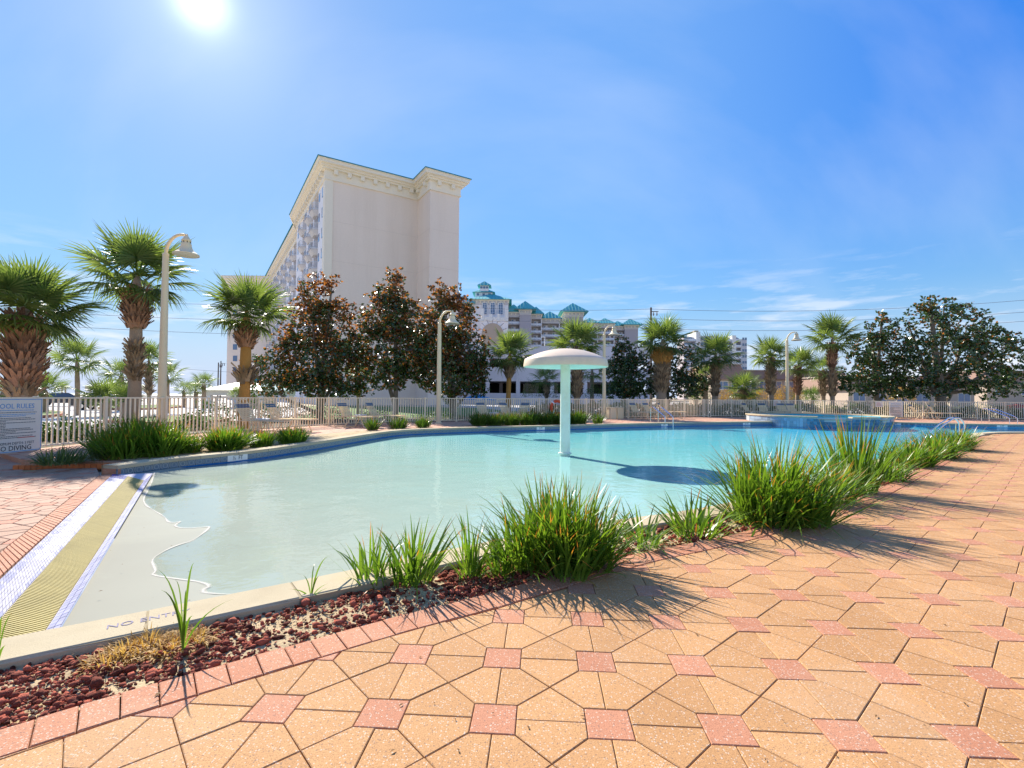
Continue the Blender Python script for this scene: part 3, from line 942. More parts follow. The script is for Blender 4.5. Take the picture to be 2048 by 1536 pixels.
# red lava rock mulch
M['lava'] = mat('lava_rock', (.28, .07, .04), .95, .35, 14, 220, .45, .9, 150, tone=.75)
ICO = None
def ico():
    t = (1+5**.5)/2
    v = np.array([(-1,t,0),(1,t,0),(-1,-t,0),(1,-t,0),(0,-1,t),(0,1,t),(0,-1,-t),(0,1,-t),(t,0,-1),(t,0,1),(-t,0,-1),(-t,0,1)])/1.9
    f = np.array([(0,11,5),(0,5,1),(0,1,7),(0,7,10),(0,10,11),(1,5,9),(5,11,4),(11,10,2),(10,7,6),(7,1,8),(3,9,4),(3,4,2),(3,2,6),(3,6,8),(3,8,9),(4,9,5),(2,4,11),(6,2,10),(8,6,7),(9,8,1)])
    return v, f
def rocks(name, P, sizes, z, m, label, cat):
    v, f = ico()
    n = len(P)
    V = np.repeat(v[None], n, 0)*(1+rng.uniform(-.32, .32, (n, 12, 1)))
    V *= (sizes[:, None]*rng.uniform(.65, 1.25, (n, 3)))[:, None, :]*np.array([1, 1, .72])
    a = rng.uniform(0, 2*PI, n); b = rng.normal(0, .5, n)
    Rz = np.stack([np.stack([np.cos(a), -np.sin(a), 0*a], -1), np.stack([np.sin(a), np.cos(a), 0*a], -1), np.stack([0*a, 0*a, 0*a+1], -1)], 1)
    Rx = np.stack([np.stack([0*b+1, 0*b, 0*b], -1), np.stack([0*b, np.cos(b), -np.sin(b)], -1), np.stack([0*b, np.sin(b), np.cos(b)], -1)], 1)
    V = np.einsum('nij,nkj->nki', Rz@Rx, V)
    V[:, :, 0] += P[:, 0:1]; V[:, :, 1] += P[:, 1:2]; V[:, :, 2] += (z+sizes*rng.uniform(.05, .6, n))[:, None]
    F = (f[None]+12*np.arange(n)[:, None, None]).reshape(-1, 3)
    me = bpy.data.meshes.new(name)
    V = V.reshape(-1, 3).astype(np.float32)
    me.vertices.add(len(V)); me.vertices.foreach_set('co', V.ravel())
    me.loops.add(F.size); me.loops.foreach_set('vertex_index', F.ravel().astype(np.int32))
    me.polygons.add(len(F)); me.polygons.foreach_set('loop_start', np.arange(len(F), dtype=np.int32)*3)
    me.materials.append(m)
    at_ = me.attributes.new('tone', 'FLOAT', 'FACE'); at_.data.foreach_set('value', np.repeat(rng.random(n), 20).astype(np.float32))
    me.update(calc_edges=True)
    o = link(name, me); o['kind'] = 'stuff'; tag(o, label, cat)
    return o
P = []
lp = [tuple(q) for q in bed_poly]+[tuple(bed_poly[0])]
cand = rng.uniform(-2.6, 16, (260000, 2)); cand[:, 1] = rng.uniform(1.2, 16, len(cand))
ok = inside(cand, bed_poly); cand = cand[ok]
dd = np.hypot(cand[:,0], cand[:,1])
patch = np.sin(cand[:,0]*5.1+1)*np.sin(cand[:,1]*4.3+cand[:,0]*2)+rng.normal(0, .55, len(cand))
cand = cand[(patch > -.35)]
cand = cand[seg_dist(cand, lp) > .012]
dd = np.hypot(cand[:,0], cand[:,1])
keep = rng.random(len(cand)) < np.clip(1500*.0+1.4*np.exp(-(dd-2.5)/4.0), .12, 1)
cand = cand[keep]
# target densities per square metre near the camera
nearsel = np.hypot(cand[:,0], cand[:,1]) < 4.6
c1, c2 = cand[nearsel], cand[~nearsel]
extra = rng.uniform((-2.6, 1.2), (1.0, 4.4), (42000, 2))
extra = extra[inside(extra, bed_poly)]
pt = np.sin(extra[:,0]*4.1+.5)*np.sin(extra[:,1]*5.3+extra[:,0]*3)+rng.normal(0, .5, len(extra))
extra = extra[(pt > -.3) & (seg_dist(extra, lp) > .012)][:5600]
Pn = np.vstack([c1, extra])
sz = np.clip(rng.lognormal(math.log(.0078), .52, len(Pn)), .003, .026)
rocks('lava_rock', Pn, sz, -.014, M['lava'], 'red brown lava rocks strewn over the sandy planting bed beside the coping', 'rocks')
sz = np.clip(rng.lognormal(math.log(.017), .4, len(c2)), .008, .035)
rocks('lava_rock', c2, sz, -.014, M['lava'], 'dark red lava rock mulch under the far grass clumps of the bed', 'rocks')
# pale grit
gp = rng.uniform((-2.6, 1.2), (1.0, 4.4), (30000, 2)); gp = gp[inside(gp, bed_poly)][:3500]
M['grit'] = mat('pale_grit', (.50, .37, .21), .9, .3, 30, 200, .3, tone=.35)
rocks('grit', gp, np.clip(rng.lognormal(math.log(.004), .4, len(gp)), .002, .009), -.014, M['grit'], 'pale tan grit and crumbs between the lava rocks', 'grit')

# entry paving on the left (lower level) and the far deck round the pool
lb0, lb1 = at(0,1104,LOW).to_2d(), at(200,950,LOW).to_2d()
ed = (lb1-lb0).normalized()
entry_poly = [lb0-ed*3.5, lb1, Vector((-7.62, 9.0)), Vector((-8.7, 8.72)), Vector((-9.6, 9.6)), Vector((-10.6, 10.6)), Vector((-14, 11.2)), Vector((-14, 4)), Vector((-9, -1)), Vector((-5, -1))]
if area(entry_poly) < 0: entry_poly = entry_poly[::-1]
entry = sheet('entry_paving', entry_poly, LOW-.014, M['joint'])
pave(entry, entry_poly, (-6.0, 4.4), .42, .46, .18, LOW-.03, LOW, .010, .004, M['pink'], M['pinkred'], ('red_paver', 'pink_paver'), nind=300)
# brick band along the mosaic
g0, g1 = L0[0]-ed*3.4, L0[1]
nbk = 96
bk0 = lb0-ed*3.4
for j in range(nbk):
    poly = [bk0.lerp(lb1, j/nbk), g0.lerp(g1, j/nbk), g0.lerp(g1, (j+1)/nbk), bk0.lerp(lb1, (j+1)/nbk)]
    c = (poly[0]+poly[2])/2
    if area(poly) < 0: poly = poly[::-1]
    mb = MB(); stone(mb, [q-c for q in poly], -.03, rnd.uniform(-.001, .002), .007, .004)
    mb.build('border_brick', M['brick'], entry, False, (c.x, c.y, LOW))
bs = MB(); bs.add([(bk0.x,bk0.y,LOW-.016),(g0.x,g0.y,LOW-.016),(g1.x,g1.y,LOW-.016),(lb1.x,lb1.y,LOW-.016)], [(0,1,2,3)])
bs.build('joint_sand', M['joint'], entry)
fo = offset_line(far_in, .33)
far_poly = [q for q in fo if q.x > -6.9] + [Vector((46, 24.4)), Vector((46, 31.4))] + [Vector(p) for p in reversed(offset_line(fence_line[4:-1], .4))] + [Vector((-9.6, 17.0)), Vector((-10.8, 13)), Vector((-10.9, 10.4)), Vector((-9.4, 9.4))]
far_poly = [Vector((q[0], q[1])) for q in far_poly]
if area(far_poly) < 0: far_poly = far_poly[::-1]
M['farpink'] = paver_mat('far_paver', (.60, .34, .22), (.48, .25, .15), .5)
fdeck = sheet('far_deck', far_poly, FD-.014, M['joint'])
_mb = MB(); _L = far_poly+[far_poly[0]]
_mb.add([(q.x, q.y, z) for q in _L for z in (-.24, FD-.012)], [(2*i, 2*i+2, 2*i+3, 2*i+1) for i in range(len(_L)-1)])
_mb.build('riser', M['brick'], fdeck)
pave(fdeck, far_poly, (0, 22), .5, .46, .18, FD-.03, FD, .008, .003, M['farpink'], M['pinkred'], ('red_paver', 'pink_paver'), nind=300)

# orange brick edging of the left bed
e0, e1 = at(30,938,LOW).to_2d(), at(231,934,LOW).to_2d()
edge_root = thing('brick_edging', 'row of glossy orange bricks edging the left planting bed', 'edging')
ne = 17
for j in range(ne):
    a, b = e0.lerp(e1, j/ne), e0.lerp(e1, (j+1)/ne)
    an = math.atan2((b-a).y, (b-a).x); c = (a+b)/2
    mb = MB()
    Lb = (b-a).length-.008
    poly = [Vector((-Lb/2,-.06)), Vector((Lb/2,-.06)), Vector((Lb/2,.06)), Vector((-Lb/2,.06))]
    stone(mb, poly, -.03, .075+rnd.uniform(-.003, .003), 0, .008)
    mb.build('brick', M['edging'], edge_root, False, (c.x, c.y, LOW), (0, 0, an))
left_bed = [Vector((-7.02, 9.1)), Vector((-7.6, 9.42)), Vector((-8.55, 8.9)), Vector((-8.9, 9.6)), Vector((-8.2, 11.2)), Vector((-7.2, 13.2)), Vector((-6.5, 15.2)), Vector((-5.8, 16.6)), Vector((-5.15, 17.5))]
lb_line = [q for q in fo if 9.0 < q.y < 17.4 and q.x < -3.9]
left_bed = left_bed+list(reversed(lb_line))
if area(left_bed) < 0: left_bed = left_bed[::-1]
lumpy('planting_bed', left_bed, FD+.012, M['soil'], .12, .012)
mid_bed = [q for q in fo if -4.4 < q.x < 5.6 and q.y > 17.6]
mb_out = offset_line(mid_bed, .75)
mbp = mid_bed+list(reversed(mb_out))
if area(mbp) < 0: mbp = mbp[::-1]
lumpy('planting_bed', mbp, FD+.01, M['soil'], .2, .012)

# ------------------------------------------------------------------ fence
def build_fence(line, name, label, z0=-.1, top=1.13, bot=.02, sp=.125, every=13, start=0):
    root = thing(name, label, 'fence', (line[0].x, line[0].y, 0))
    base = line[0]
    P = resample(line, sp)
    pk = MB(); pk.cbox(0, 0, (top+bot)/2, .031, .031, top-bot)
    pme = pk.mesh('picket', M['fence'])
    po = MB(); po.cbox(0, 0, (top+.02+z0)/2, .068, .068, top+.02-z0); po.cbox(0, 0, top+.03, .078, .078, .022)
    pome = po.mesh('post', M['fence'])
    rest = MB()
    order = sorted(range(len(P)), key=lambda i: P[i].length)
    posts = [i for i in range(len(P)) if i % every == start % every or i in (0, len(P)-1)]
    pick = [i for i in order if i not in posts and abs(P[i].x) < 1.15*P[i].y]
    far = [i for i in order if i not in posts and not abs(P[i].x) < 1.15*P[i].y]
    def ang(i):
        a, b = P[max(0, i-1)], P[min(len(P)-1, i+1)]
        return math.atan2((b-a).y, (b-a).x)
    for n_, i in enumerate(pick+far):
        q = P[i]-base
        if n_ < 300: link('picket', pme, root, (q.x, q.y, 0), (0, 0, ang(i)))
        else: rest.cbox(0, 0, (top+bot)/2, .031, .031, top-bot, Matrix.Translation((q.x, q.y, 0)) @ Matrix.Rotation(ang(i), 4, 'Z'))
    if rest.f: rest.build('picket', M['fence'], root)['kind'] = 'stuff'
    for i in posts:
        q = P[i]-base
        link('post', pome, root, (q.x, q.y, 0), (0, 0, ang(i)))
    for a, b in zip(posts[:-1], posts[1:]):
        pa, pb = P[a]-base, P[b]-base
        d = pb-pa; an = math.atan2(d.y, d.x); c = (pa+pb)/2
        Lr = d.length-.07
        if Lr < .05: continue
        for z, hgt, w in ((top, .036, .042), (bot+.03, .034, .034)):
            r = MB(); r.cbox(0, 0, 0, Lr, w, hgt)
            r.build('rail', M['fence'], root, False, (c.x, c.y, z), (0, 0, an))
    return root
fl_ = smooth_line(fence_line, 2)
isp = min(range(len(fl_)), key=lambda i: abs(fl_[i].x-12.9))
strip_in, strip_out = offset_line(fl_[6:], .35), offset_line(fl_[6:], 7.5)
_sp = [q for q in strip_in if q.x < 45]+[q for q in reversed(strip_out)]
if area(_sp) < 0: _sp = _sp[::-1]
lumpy('planting_strip', _sp, -.13, mat('dark_mulch', (.085, .07, .04), .95, .4, 2, 40, .4, stain=(.06, .10, .03), stain_amt=.8, stain_scale=.6), .6, .03)
def on_fence(px, off):
    L = offset_line(fl_, -off); d = ray(px, 790)
    for a, b in zip(L[:-1], L[1:]):       # vertical plane of this pixel column against the fence line
        den = (b-a).x*d.y-(b-a).y*d.x
        if abs(den) < 1e-9: continue
        t = (-a.x*d.y+a.y*d.x)/den
        if -.001 <= t <= 1.001 and a.lerp(b, t).y > 0: return a.lerp(b, t)
build_fence(fl_[:isp+1], 'pool_fence', 'long cream picket fence from the rules sign at left to the gate post', start=4)
gp0 = fl_[isp]; gdir = (fl_[isp+1]-fl_[isp]).normalized()
build_fence([gp0+gdir*.16]+fl_[isp+1:], 'pool_fence', 'cream picket fence running from the gate post behind the raised spa to the right edge')

# ------------------------------------------------------------------ grass clumps
M['grass'] = leaf_mat('strap_grass', (.060, .135, .012), (.16, .26, .028), (.46, .17, .035), .36, .40, .34)
M['grassdark'] = leaf_mat('dark_strap_grass', (.035, .085, .010), (.085, .15, .02), (.30, .15, .04), .4, .35, .35)
M['grassgrey'] = leaf_mat('grey_grass', (.06, .10, .035), (.14, .18, .06), (.30, .22, .10), .45, .35, .4)
M['drygrass'] = leaf_mat('dry_grass', (.40, .22, .06), (.58, .40, .17), None, .7, .3, .2)
def blades(n, rad, hgt, lean=.5, curl=.9, w0=.011, rx=1.0, seg=6, hvar=.35, ang=0.0):
    a = rng.uniform(0, 2*PI, n); r = rad*np.sqrt(rng.random(n))
    bx, by = r*np.cos(a)*rx, r*np.sin(a)
    out = np.arctan2(by, bx)+rng.normal(0, .7, n)
    tilt = np.abs(lean*(r/max(rad, 1e-6))*rng.uniform(.5, 1.3, n)+rng.normal(0, .16, n))
    L = hgt*(1-hvar*rng.random(n))*1.08
    curv = curl*rng.uniform(.15, 1.2, n)*(.4+tilt)
    w = 1.12*w0*rng.uniform(.65, 1.25, n)
    tw = rng.uniform(0, PI, n)
    pts = []
    x, y, z = bx.copy(), by.copy(), np.zeros(n)
    th = tilt.copy()
    ds = L/(seg-1)
    ang_w = out+PI/2+rng.normal(0, .5, n)
    V = np.zeros((n, seg, 2, 3)); al = np.zeros((n, seg, 2))
    for k in range(seg):
        t = k/(seg-1)
        wk = w*(.55+.9*t*(1-t)*2)*(1-t**2.5)+.0004
        V[:, k, 0] = np.stack([x-wk*np.cos(ang_w), y-wk*np.sin(ang_w), z], -1)
        V[:, k, 1] = np.stack([x+wk*np.cos(ang_w), y+wk*np.sin(ang_w), z], -1)
        al[:, k] = t
        th = np.minimum(th+curv/(seg-1)*(.4+1.6*t), 2.5)
        x = x+ds*np.sin(th)*np.cos(out); y = y+ds*np.sin(th)*np.sin(out); z = z+ds*np.cos(th)
    V[..., 2] = np.maximum(V[..., 2], -.01)
    if ang:
        c, s_ = math.cos(ang), math.sin(ang)
        X = V[..., 0]*c-V[..., 1]*s_; V[..., 1] = V[..., 0]*s_+V[..., 1]*c; V[..., 0] = X
    base = np.arange(n)[:, None]*seg*2+np.arange(seg-1)[None]*2
    Q = np.stack([base, base+1, base+3, base+2], -1).reshape(-1, 4)
    tone = np.repeat(rng.random(n), seg-1)
    return V.reshape(-1, 3), Q, tone, al.reshape(-1)
def join(parts):
    Vs, Qs, Ts, As, b = [], [], [], [], 0
    for V, Q, T, A in parts:
        Vs.append(V); Qs.append(Q+b); Ts.append(T); As.append(A); b += len(V)
    return np.vstack(Vs), np.vstack(Qs), np.concatenate(Ts), np.concatenate(As)
def clump(px, py, top, spread_px, n, label, z=-.015, lean=.55, curl=.8, w0=.010, m='grass', subs=None, group='grass clumps beside the pool', name='grass_clump', depth=.7, hv=.35):
    c = at(px, py, z)
    hor = 768+FPX*PITCH+(px-1024)*ROLL
    hgt = (py-top)/FPX*c.y
    rad = spread_px/FPX*c.y
    parts = []
    n = int(n*(1.35 if group.endswith('left bed') else .92))
    for dx, dy, hs, fr in (subs or [(0, 0, 1, 1)]):
        V, Q, T, A = blades(int(n*fr), rad*.55 if subs is None else rad*.30, hgt*hs, lean, curl, w0, hvar=hv)
        V[:, 0] += dx*rad; V[:, 1] += dy*rad*depth
        parts.append((V, Q, T, A))
    # a few dead straws at the foot
    V, Q, T, A = blades(max(8, n//11), rad*.7, hgt*.5, 1.3, 1.6, w0*.5)
    A = A*0+.99; parts.append((V, Q, T, A))
    V, Q, T, A = join(parts)
    o = link(name, quads_mesh(name, V, Q, M[m], T, None, A), None, (c.x, c.y, z))
    return tag(o, label, 'grass clump', group)
NG = 'grass clumps in the near bed'
clump(795, 1168, 1042, 95, 120, 'small spiky grass clump with orange tips, nearest the camera beside the coping', subs=[(-.55,0,.85,.35),(.0,-.1,.8,.2),(.35,.1,1.1,.55)], group=NG, w0=.009, lean=.6)
clump(962, 1152, 1030, 70, 80, 'thin grass clump just left of the largest mid-bed clump', subs=[(-.3,0,1.05,.6),(.5,-.1,.8,.4)], group=NG, w0=.009, lean=.75)
clump(1115, 1135, 950, 138, 720, 'large dense grass clump in front of the mushroom fountain post', subs=[(-.5,-.1,.72,.22),(-.12,.15,1.0,.30),(.22,.1,.98,.28),(.1,-.5,.62,.16),(.5,.0,.8,.2)], group=NG, w0=.0095, lean=.7)
clump(1280, 1088, 1000, 75, 70, 'sparse drooping grass clump right of the large dense clump', lean=1.1, curl=1.0, group=NG, w0=.009)
clump(1392, 1072, 972, 80, 95, 'low open grass clump alone between the two big clumps', lean=.95, group=NG, w0=.010)
clump(1545, 1046, 868, 125, 640, 'tall dark green grass clump under the left rim of the raised spa', subs=[(-.3,0,.9,.3),(.15,.2,1.05,.4),(.45,-.2,.75,.3),(-.1,-.4,.6,.15)], group=NG, w0=.011, lean=.7)
clump(1655, 1005, 905, 80, 230, 'mid-sized grass clump tucked right of the tall dark clump', group=NG, w0=.011, lean=.75)
clump(1705, 985, 832, 70, 170, 'upright grass clump with the longest blades, in front of the spa', group=NG, w0=.012, lean=.5, curl=.45)
clump(1760, 960, 895, 75, 260, 'bushy grass clump behind the upright long-bladed clump', group=NG, w0=.012, lean=.8)
clump(1822, 932, 872, 62, 330, 'rounded grass clump fourth from the handrail in the near bed', group=NG, w0=.013, lean=.8)
clump(1868, 916, 855, 58, 380, 'bright yellow green grass mound third from the chrome handrail', group=NG, w0=.013, lean=.85, curl=1.2)
clump(1912, 900, 846, 45, 380, 'bright grass mound just left of the chrome handrail', group=NG, w0=.013, lean=.85, curl=1.2)
# far side, behind the coping on the left
LG = 'grass clumps in the left bed'
zb = FD+.01
clump(118, 928, 888, 62, 130, 'low greyish grass clump below the pool rules sign', z=zb, m='grassgrey', lean=1.0, group=LG, w0=.013)
clump(205, 918, 878, 40, 60, 'thin grey grass tuft left of the biggest bush', z=zb, m='grassgrey', lean=.9, group=LG, w0=.013)
clump(275, 912, 826, 100, 900, 'biggest grass bush in front of the leftmost lamp post', z=zb, subs=[(-.5,0,.8,.25),(-.05,.2,1.05,.35),(.4,.1,.9,.3),(0,-.5,.7,.2)], group=LG, w0=.014, lean=.65)
clump(372, 905, 864, 45, 260, 'low grass clump between the biggest bush and the yellow one', z=zb, group=LG, w0=.014)
clump(452, 900, 846, 52, 420, 'round yellow green grass bush before the leftmost lounge chair', z=zb, group=LG, w0=.014, lean=.75)
clump(522, 893, 858, 36, 200, 'smaller grass clump right of the yellow green bush', z=zb, group=LG, w0=.014)
clump(584, 887, 850, 44, 280, 'dark grass clump at the right end of the left bed', z=zb, m='grass', group=LG, w0=.014)
MG = 'grass clumps in the far bed'
clump(745, 860, 832, 18, 130, 'small dark clump left of the pair at the pool corner', z=zb, group=MG, w0=.015, m='grassdark')
clump(796, 857, 830, 28, 190, 'wide clump at the pool corner below the second lounge pair', z=zb, group=MG, w0=.015, m='grassdark')
clump(846, 855, 832, 24, 150, 'clump right of the wide pool corner clump, left of the second lamp', z=zb, group=MG, w0=.015, m='grassdark')
for k, (x, tp, sp, lb) in enumerate([(958, 826, 20, 'first far clump right of the bare paving, below the chairs by the orange palm trunk'),
        (990, 828, 22, 'low far clump below the middle chair of three'), (1022, 826, 22, 'far clump right in front of the orange palm trunk'),
        (1058, 822, 22, 'tall far clump halfway between orange palm trunk and mushroom post'), (1092, 823, 20, 'far clump below the orange life ring'),
        (1117, 824, 16, 'far clump touching the left of the mushroom post'), (1155, 822, 22, 'far clump just right of the mushroom post'),
        (1196, 826, 11, 'lone small round shrub-like clump beside the third lamp post')]):
    clump(x, 851-(x-958)*.012, tp-5, sp*1.35, 330 if k < 7 else 90, lb, z=zb, group=MG, w0=.016, m='grassdark')
# foreground sprouts: single leaves as parts
def sprout(px, py, label, leaves):
    c = at(px, py, -.01)
    root = thing('grass_sprout', label, 'sprout', (c.x, c.y, -.012), group='single sprouts in the near bed')
    for tx, ty, dep, w, cv in leaves:
        e_ = wp(tx, ty, c.y+dep)
        e_ = e_-Vector((c.x, c.y, -.012))
        side = Vector((1, .3, 0)).normalized()
        seg = 8
        V, Q = [], []
        ctrl = Vector((e_.x*.25, e_.y*.25, e_.z*(.75+cv)))
        for k in range(seg):
            t = k/(seg-1)
            p_ = ctrl*2*t*(1-t)+e_*t*t
            wk = .8*w*(.5+1.2*t*(1-t)*2)*(1-t**3)+.0004
            V += [p_-side*wk, p_+side*wk+Vector((0, 0, wk*.25))]
        Q = [(2*k, 2*k+1, 2*k+3, 2*k+2) for k in range(seg-1)]
        me = quads_mesh('leaf', [tuple(v) for v in V], Q, M['grass'], [rnd.random()*.9]*len(Q), None, [k/(seg-1)*.9 for k in range(seg) for _ in (0, 1)])
        link('leaf', me, root)
sprout(366, 1303, 'tall sprout of a few long blades beside the faded lettering on the coping',
       [(388,1125,.0,.006,.2),(318,1140,.02,.005,.1),(322,1180,-.05,.006,.15),(468,1197,.0,.006,.0),(350,1160,.05,.003,.3),(388,1232,-.08,.007,.2),(370,1225,-.05,.006,.2),(355,1220,.0,.005,.2),(372,1180,.03,.005,.25)])
sprout(622, 1200, 'small low sprout beside the coping joint, left of the spiky clump',
       [(661,1110,.05,.006,.2),(575,1178,-.02,.007,.2),(606,1150,.05,.004,.2),(629,1128,.1,.004,.3),(665,1165,0,.005,.1),(690,1172,-.02,.005,.2),(640,1150,.0,.006,.1)])
sprout(-6, 1335, 'sprout cut off by the left edge of the picture, on the red rocks',
       [(4,1232,.0,.006,.2),(30,1225,.03,.003,.3),(14,1290,-.05,.006,.1),(-12,1240,0,.006,.2)])
# fallen leaves and crumbs on the paving, the beach and the bed
dead = []
for k in range(150):
    if k < 46: px, py = rnd.uniform(700, 1950), rnd.uniform(1000, 1530); z_ = .004
    elif k < 60: px, py = rnd.uniform(120, 420), rnd.uniform(1010, 1240); z_ = None
    else: px, py = rnd.uniform(20, 1300), 0; z_ = .0
    if k >= 60:
        i_ = rnd.randrange(len(border_in)-1); q = border_in[i_]+(cop_out[min(range(0, len(cop_out), 4), key=lambda t: (cop_out[t]-border_in[i_]).length)]-border_in[i_])*rnd.uniform(-.25, 1.1)
        c = Vector((q.x, q.y, .006))
    else:
        c = at(px, py, 0 if z_ is not None else LOW+.01)
        c.z += .004 if z_ is not None else .006
    s_ = rnd.uniform(.005, .014)*(1.5 if k >= 60 else 1); a = rnd.uniform(0, 2*PI)
    d_ = Vector((math.cos(a), math.sin(a), 0)); n_ = Vector((-d_.y, d_.x, 0))
    dead.append((c-d_*s_, c-n_*s_*.35+Vector((0, 0, .003)), c+d_*s_, c+n_*s_*.35+Vector((0, 0, .002))))
V = [tuple(v) for q in dead for v in q]
o = link('leaf_litter', quads_mesh('leaf_litter', V, np.arange(len(V)).reshape(-1, 4), leaf_mat('dead_leaf', (.09, .05, .025), (.22, .13, .06), None, .8, .1, .1), [rnd.random() for _ in dead], smooth=False)); o['kind'] = 'stuff'
tag(o, 'small dead leaves and crumbs scattered over paving and bed', 'leaf litter')
# dry straw mound
parts = []
for px, py, n, rr in ((250,1300,200,.13),(300,1285,330,.16),(350,1290,260,.13),(215,1322,120,.10),(395,1275,120,.08)):
    c = at(px, py, 0)
    V, Q, T, A = blades(n, rr, .075, 1.3, 2.2, .0035, seg=5)
    V[:, 0] += c.x; V[:, 1] += c.y; parts.append((V, Q, T, A*0))
V, Q, T, A = join(parts)
o = link('dry_grass', quads_mesh('dry_grass', V, Q, M['drygrass'], T), None, (0, 0, -.012)); o['kind'] = 'stuff'
tag(o, 'matted golden dead grass around the tall sprout on the rocks', 'dry grass')
# ------------------------------------------------------------------ mushroom fountain
M['mush'] = mat('mushroom_paint', (.78, .60, .43), .42, .06, 2, 40, .04, stain=(.50, .47, .33), stain_amt=.35, stain_scale=2.5)
M['mint'] = mat('mint_post_paint', (.68, .75, .66), .35, .06, 2, 40, .04, stain=(.50, .52, .34), stain_amt=.4, stain_scale=3)
c = at(1130, 906, WL)
mr = thing('mushroom_fountain', 'mushroom shaped fountain with pale domed cap on a mint green post in the water', 'fountain', (c.x, c.y, WL))
mb = MB(); mb.lathe([(.128,-.35),(.128,.02),(.126,1.0),(.124,2.22)], 32)
mb.build('post', M['mint'], mr, 2)
mb = MB(); mb.lathe([(.17,-.02),(.17,.012),(.13,.022)], 28); mb.build('base_flange', M['mint'], mr, True)
mb = MB()
cap = [(1.045,2.16),(1.06,2.165),(1.062,2.20),(1.038,2.340),(1.03,2.352)]
for k in range(1, 13):
    r_ = 1.025*(1-k/12)+.0005; R_ = (1.025**2+.27**2)/.54
    cap.append((r_, 2.355+math.sqrt(R_*R_-r_*r_)-(R_-.27)))
mb.lathe(cap, 64); mb.build('cap', M['mush'], mr, True)
mb = MB(); mb.lathe([(1.05,2.161),(.9,2.18),(.5,2.21),(.123,2.22)], 64); mb.build('cap_underside', M['mint'], mr, 2)

# ------------------------------------------------------------------ lamp posts
M['lampglow'] = mat('lamp_lens', (.62, .60, .52), .3, .05)
def lamp(px, pyb, ptop, label, scale=1.0, z=FD, yaw=0.0):
    c = at(px, pyb, z)
    root = thing('lamp_post', label, 'lamp post', (c.x, c.y, z), yaw, 'cream lamp posts around the pool')
    hor = 768+FPX*PITCH+(px-1024)*ROLL
    top = H-z+(hor-ptop)/FPX*c.y
    hp = top-.62
    mb = MB(); mb.lathe([(.125,0),(.122,.2),(.10,hp*.55),(.082,hp-.04),(.078,hp)], 16)
    mb.build('pole', M['cream'], root, True)
    mb = MB(); mb.lathe([(.17,0),(.17,.03),(.135,.05)], 16); mb.build('base_plate', M['cream'], root, True)
    mb = MB()
    mb.lathe([(.088,hp-.03),(.088,hp+.02),(.07,hp+.04)], 16)
    arc = [(0,0,hp-.3),(0,0,hp+.02)]
    for k in range(9):
        a = PI-k/8*PI*.55
        arc.append((.45+.45*math.cos(a), 0, hp+.02+.58*math.sin(a)))
    mb.tube(arc, [.055]*2+[.052-.0015*k for k in range(9)], 10)
    mb.build('arm', M['cream'], root, True)
    ex, ez = arc[-1][0]+.07, arc[-1][2]
    mb = MB()
    prof = [(.0,.03),(.035,.02),(.045,-.03),(.07,-.07),(.10,-.12),(.125,-.15),(.125,-.19),(.105,-.21),(.115,-.25),(.135,-.28),(.14,-.33),(.15,-.38),(.20,-.46),(.28,-.53),(.335,-.565),(.34,-.60),(.325,-.60)]
    mb.lathe(prof, 28, (ex, 0, ez))
    sh = mb.build('lamp_shade', M['cream'], root, True)
    mb = MB(); mb.lathe([(.325,-.598),(.2,-.585),(.0,-.58)], 24, (ex, 0, ez)); mb.build('lens', M['lampglow'], sh, True)
    mb = MB()
    for k in range(8):
        a = k*PI/4
        mb.tube([(ex+.108*math.cos(a), .108*math.sin(a), ez-.2), (ex+.112*math.cos(a), .112*math.sin(a), ez-.245)], .012, 5)
    mb.build('vent_rib', M['dark'], sh)
    return root
lamp(322, 876, 465, 'nearest and tallest-looking lamp post, standing in the left grass bush', z=FD)
lamp(877, 847, 620, 'second lamp post, in front of the rust-leaved magnolias')
lamp(1208, 836, 650, 'third lamp post, rising right of the mushroom fountain', yaw=-.2)
lamp(1575, 833, 664, 'lamp post farthest right, behind the raised spa', yaw=-.5)

# ------------------------------------------------------------------ lounge chairs
M['strap'] = mat('cream_vinyl_strap', (.90, .74, .46), .85, spec=.05, var=.05, scale=3, fine=40, fvar=.04, objrand=.04)
M['bluestrap'] = mat('blue_vinyl_strap', (.13, .22, .31), .85, spec=.05, var=.08, scale=3, fine=40, fvar=.04, objrand=.06)
for _k in ('strap', 'bluestrap'):        # thin vinyl lets some of the sun behind it through
    _t = M[_k].node_tree; _b = [n for n in _t.nodes if n.type == 'BSDF_PRINCIPLED'][0]; _o = [n for n in _t.nodes if n.type == 'OUTPUT_MATERIAL'][0]
    _tr = N(_t, 'ShaderNodeBsdfTranslucent'); _t.links.new(_b.inputs['Base Color'].links[0].from_socket, _tr.inputs['Color'])
    _mx = N(_t, 'ShaderNodeMixShader'); _mx.inputs[0].default_value = .4
    _t.links.new(_b.outputs[0], _mx.inputs[1]); _t.links.new(_tr.outputs[0], _mx.inputs[2]); _t.links.new(_mx.outputs[0], _o.inputs[0])
sm = MB(); sm.cbox(0, 0, 0, .058, .60, .006)
s_cream = sm.mesh('strap', M['strap'])
sb_ = MB(); sb_.cbox(0, 0, 0, .058, .60, .006)
s_blue = sb_.mesh('strap', M['bluestrap'])
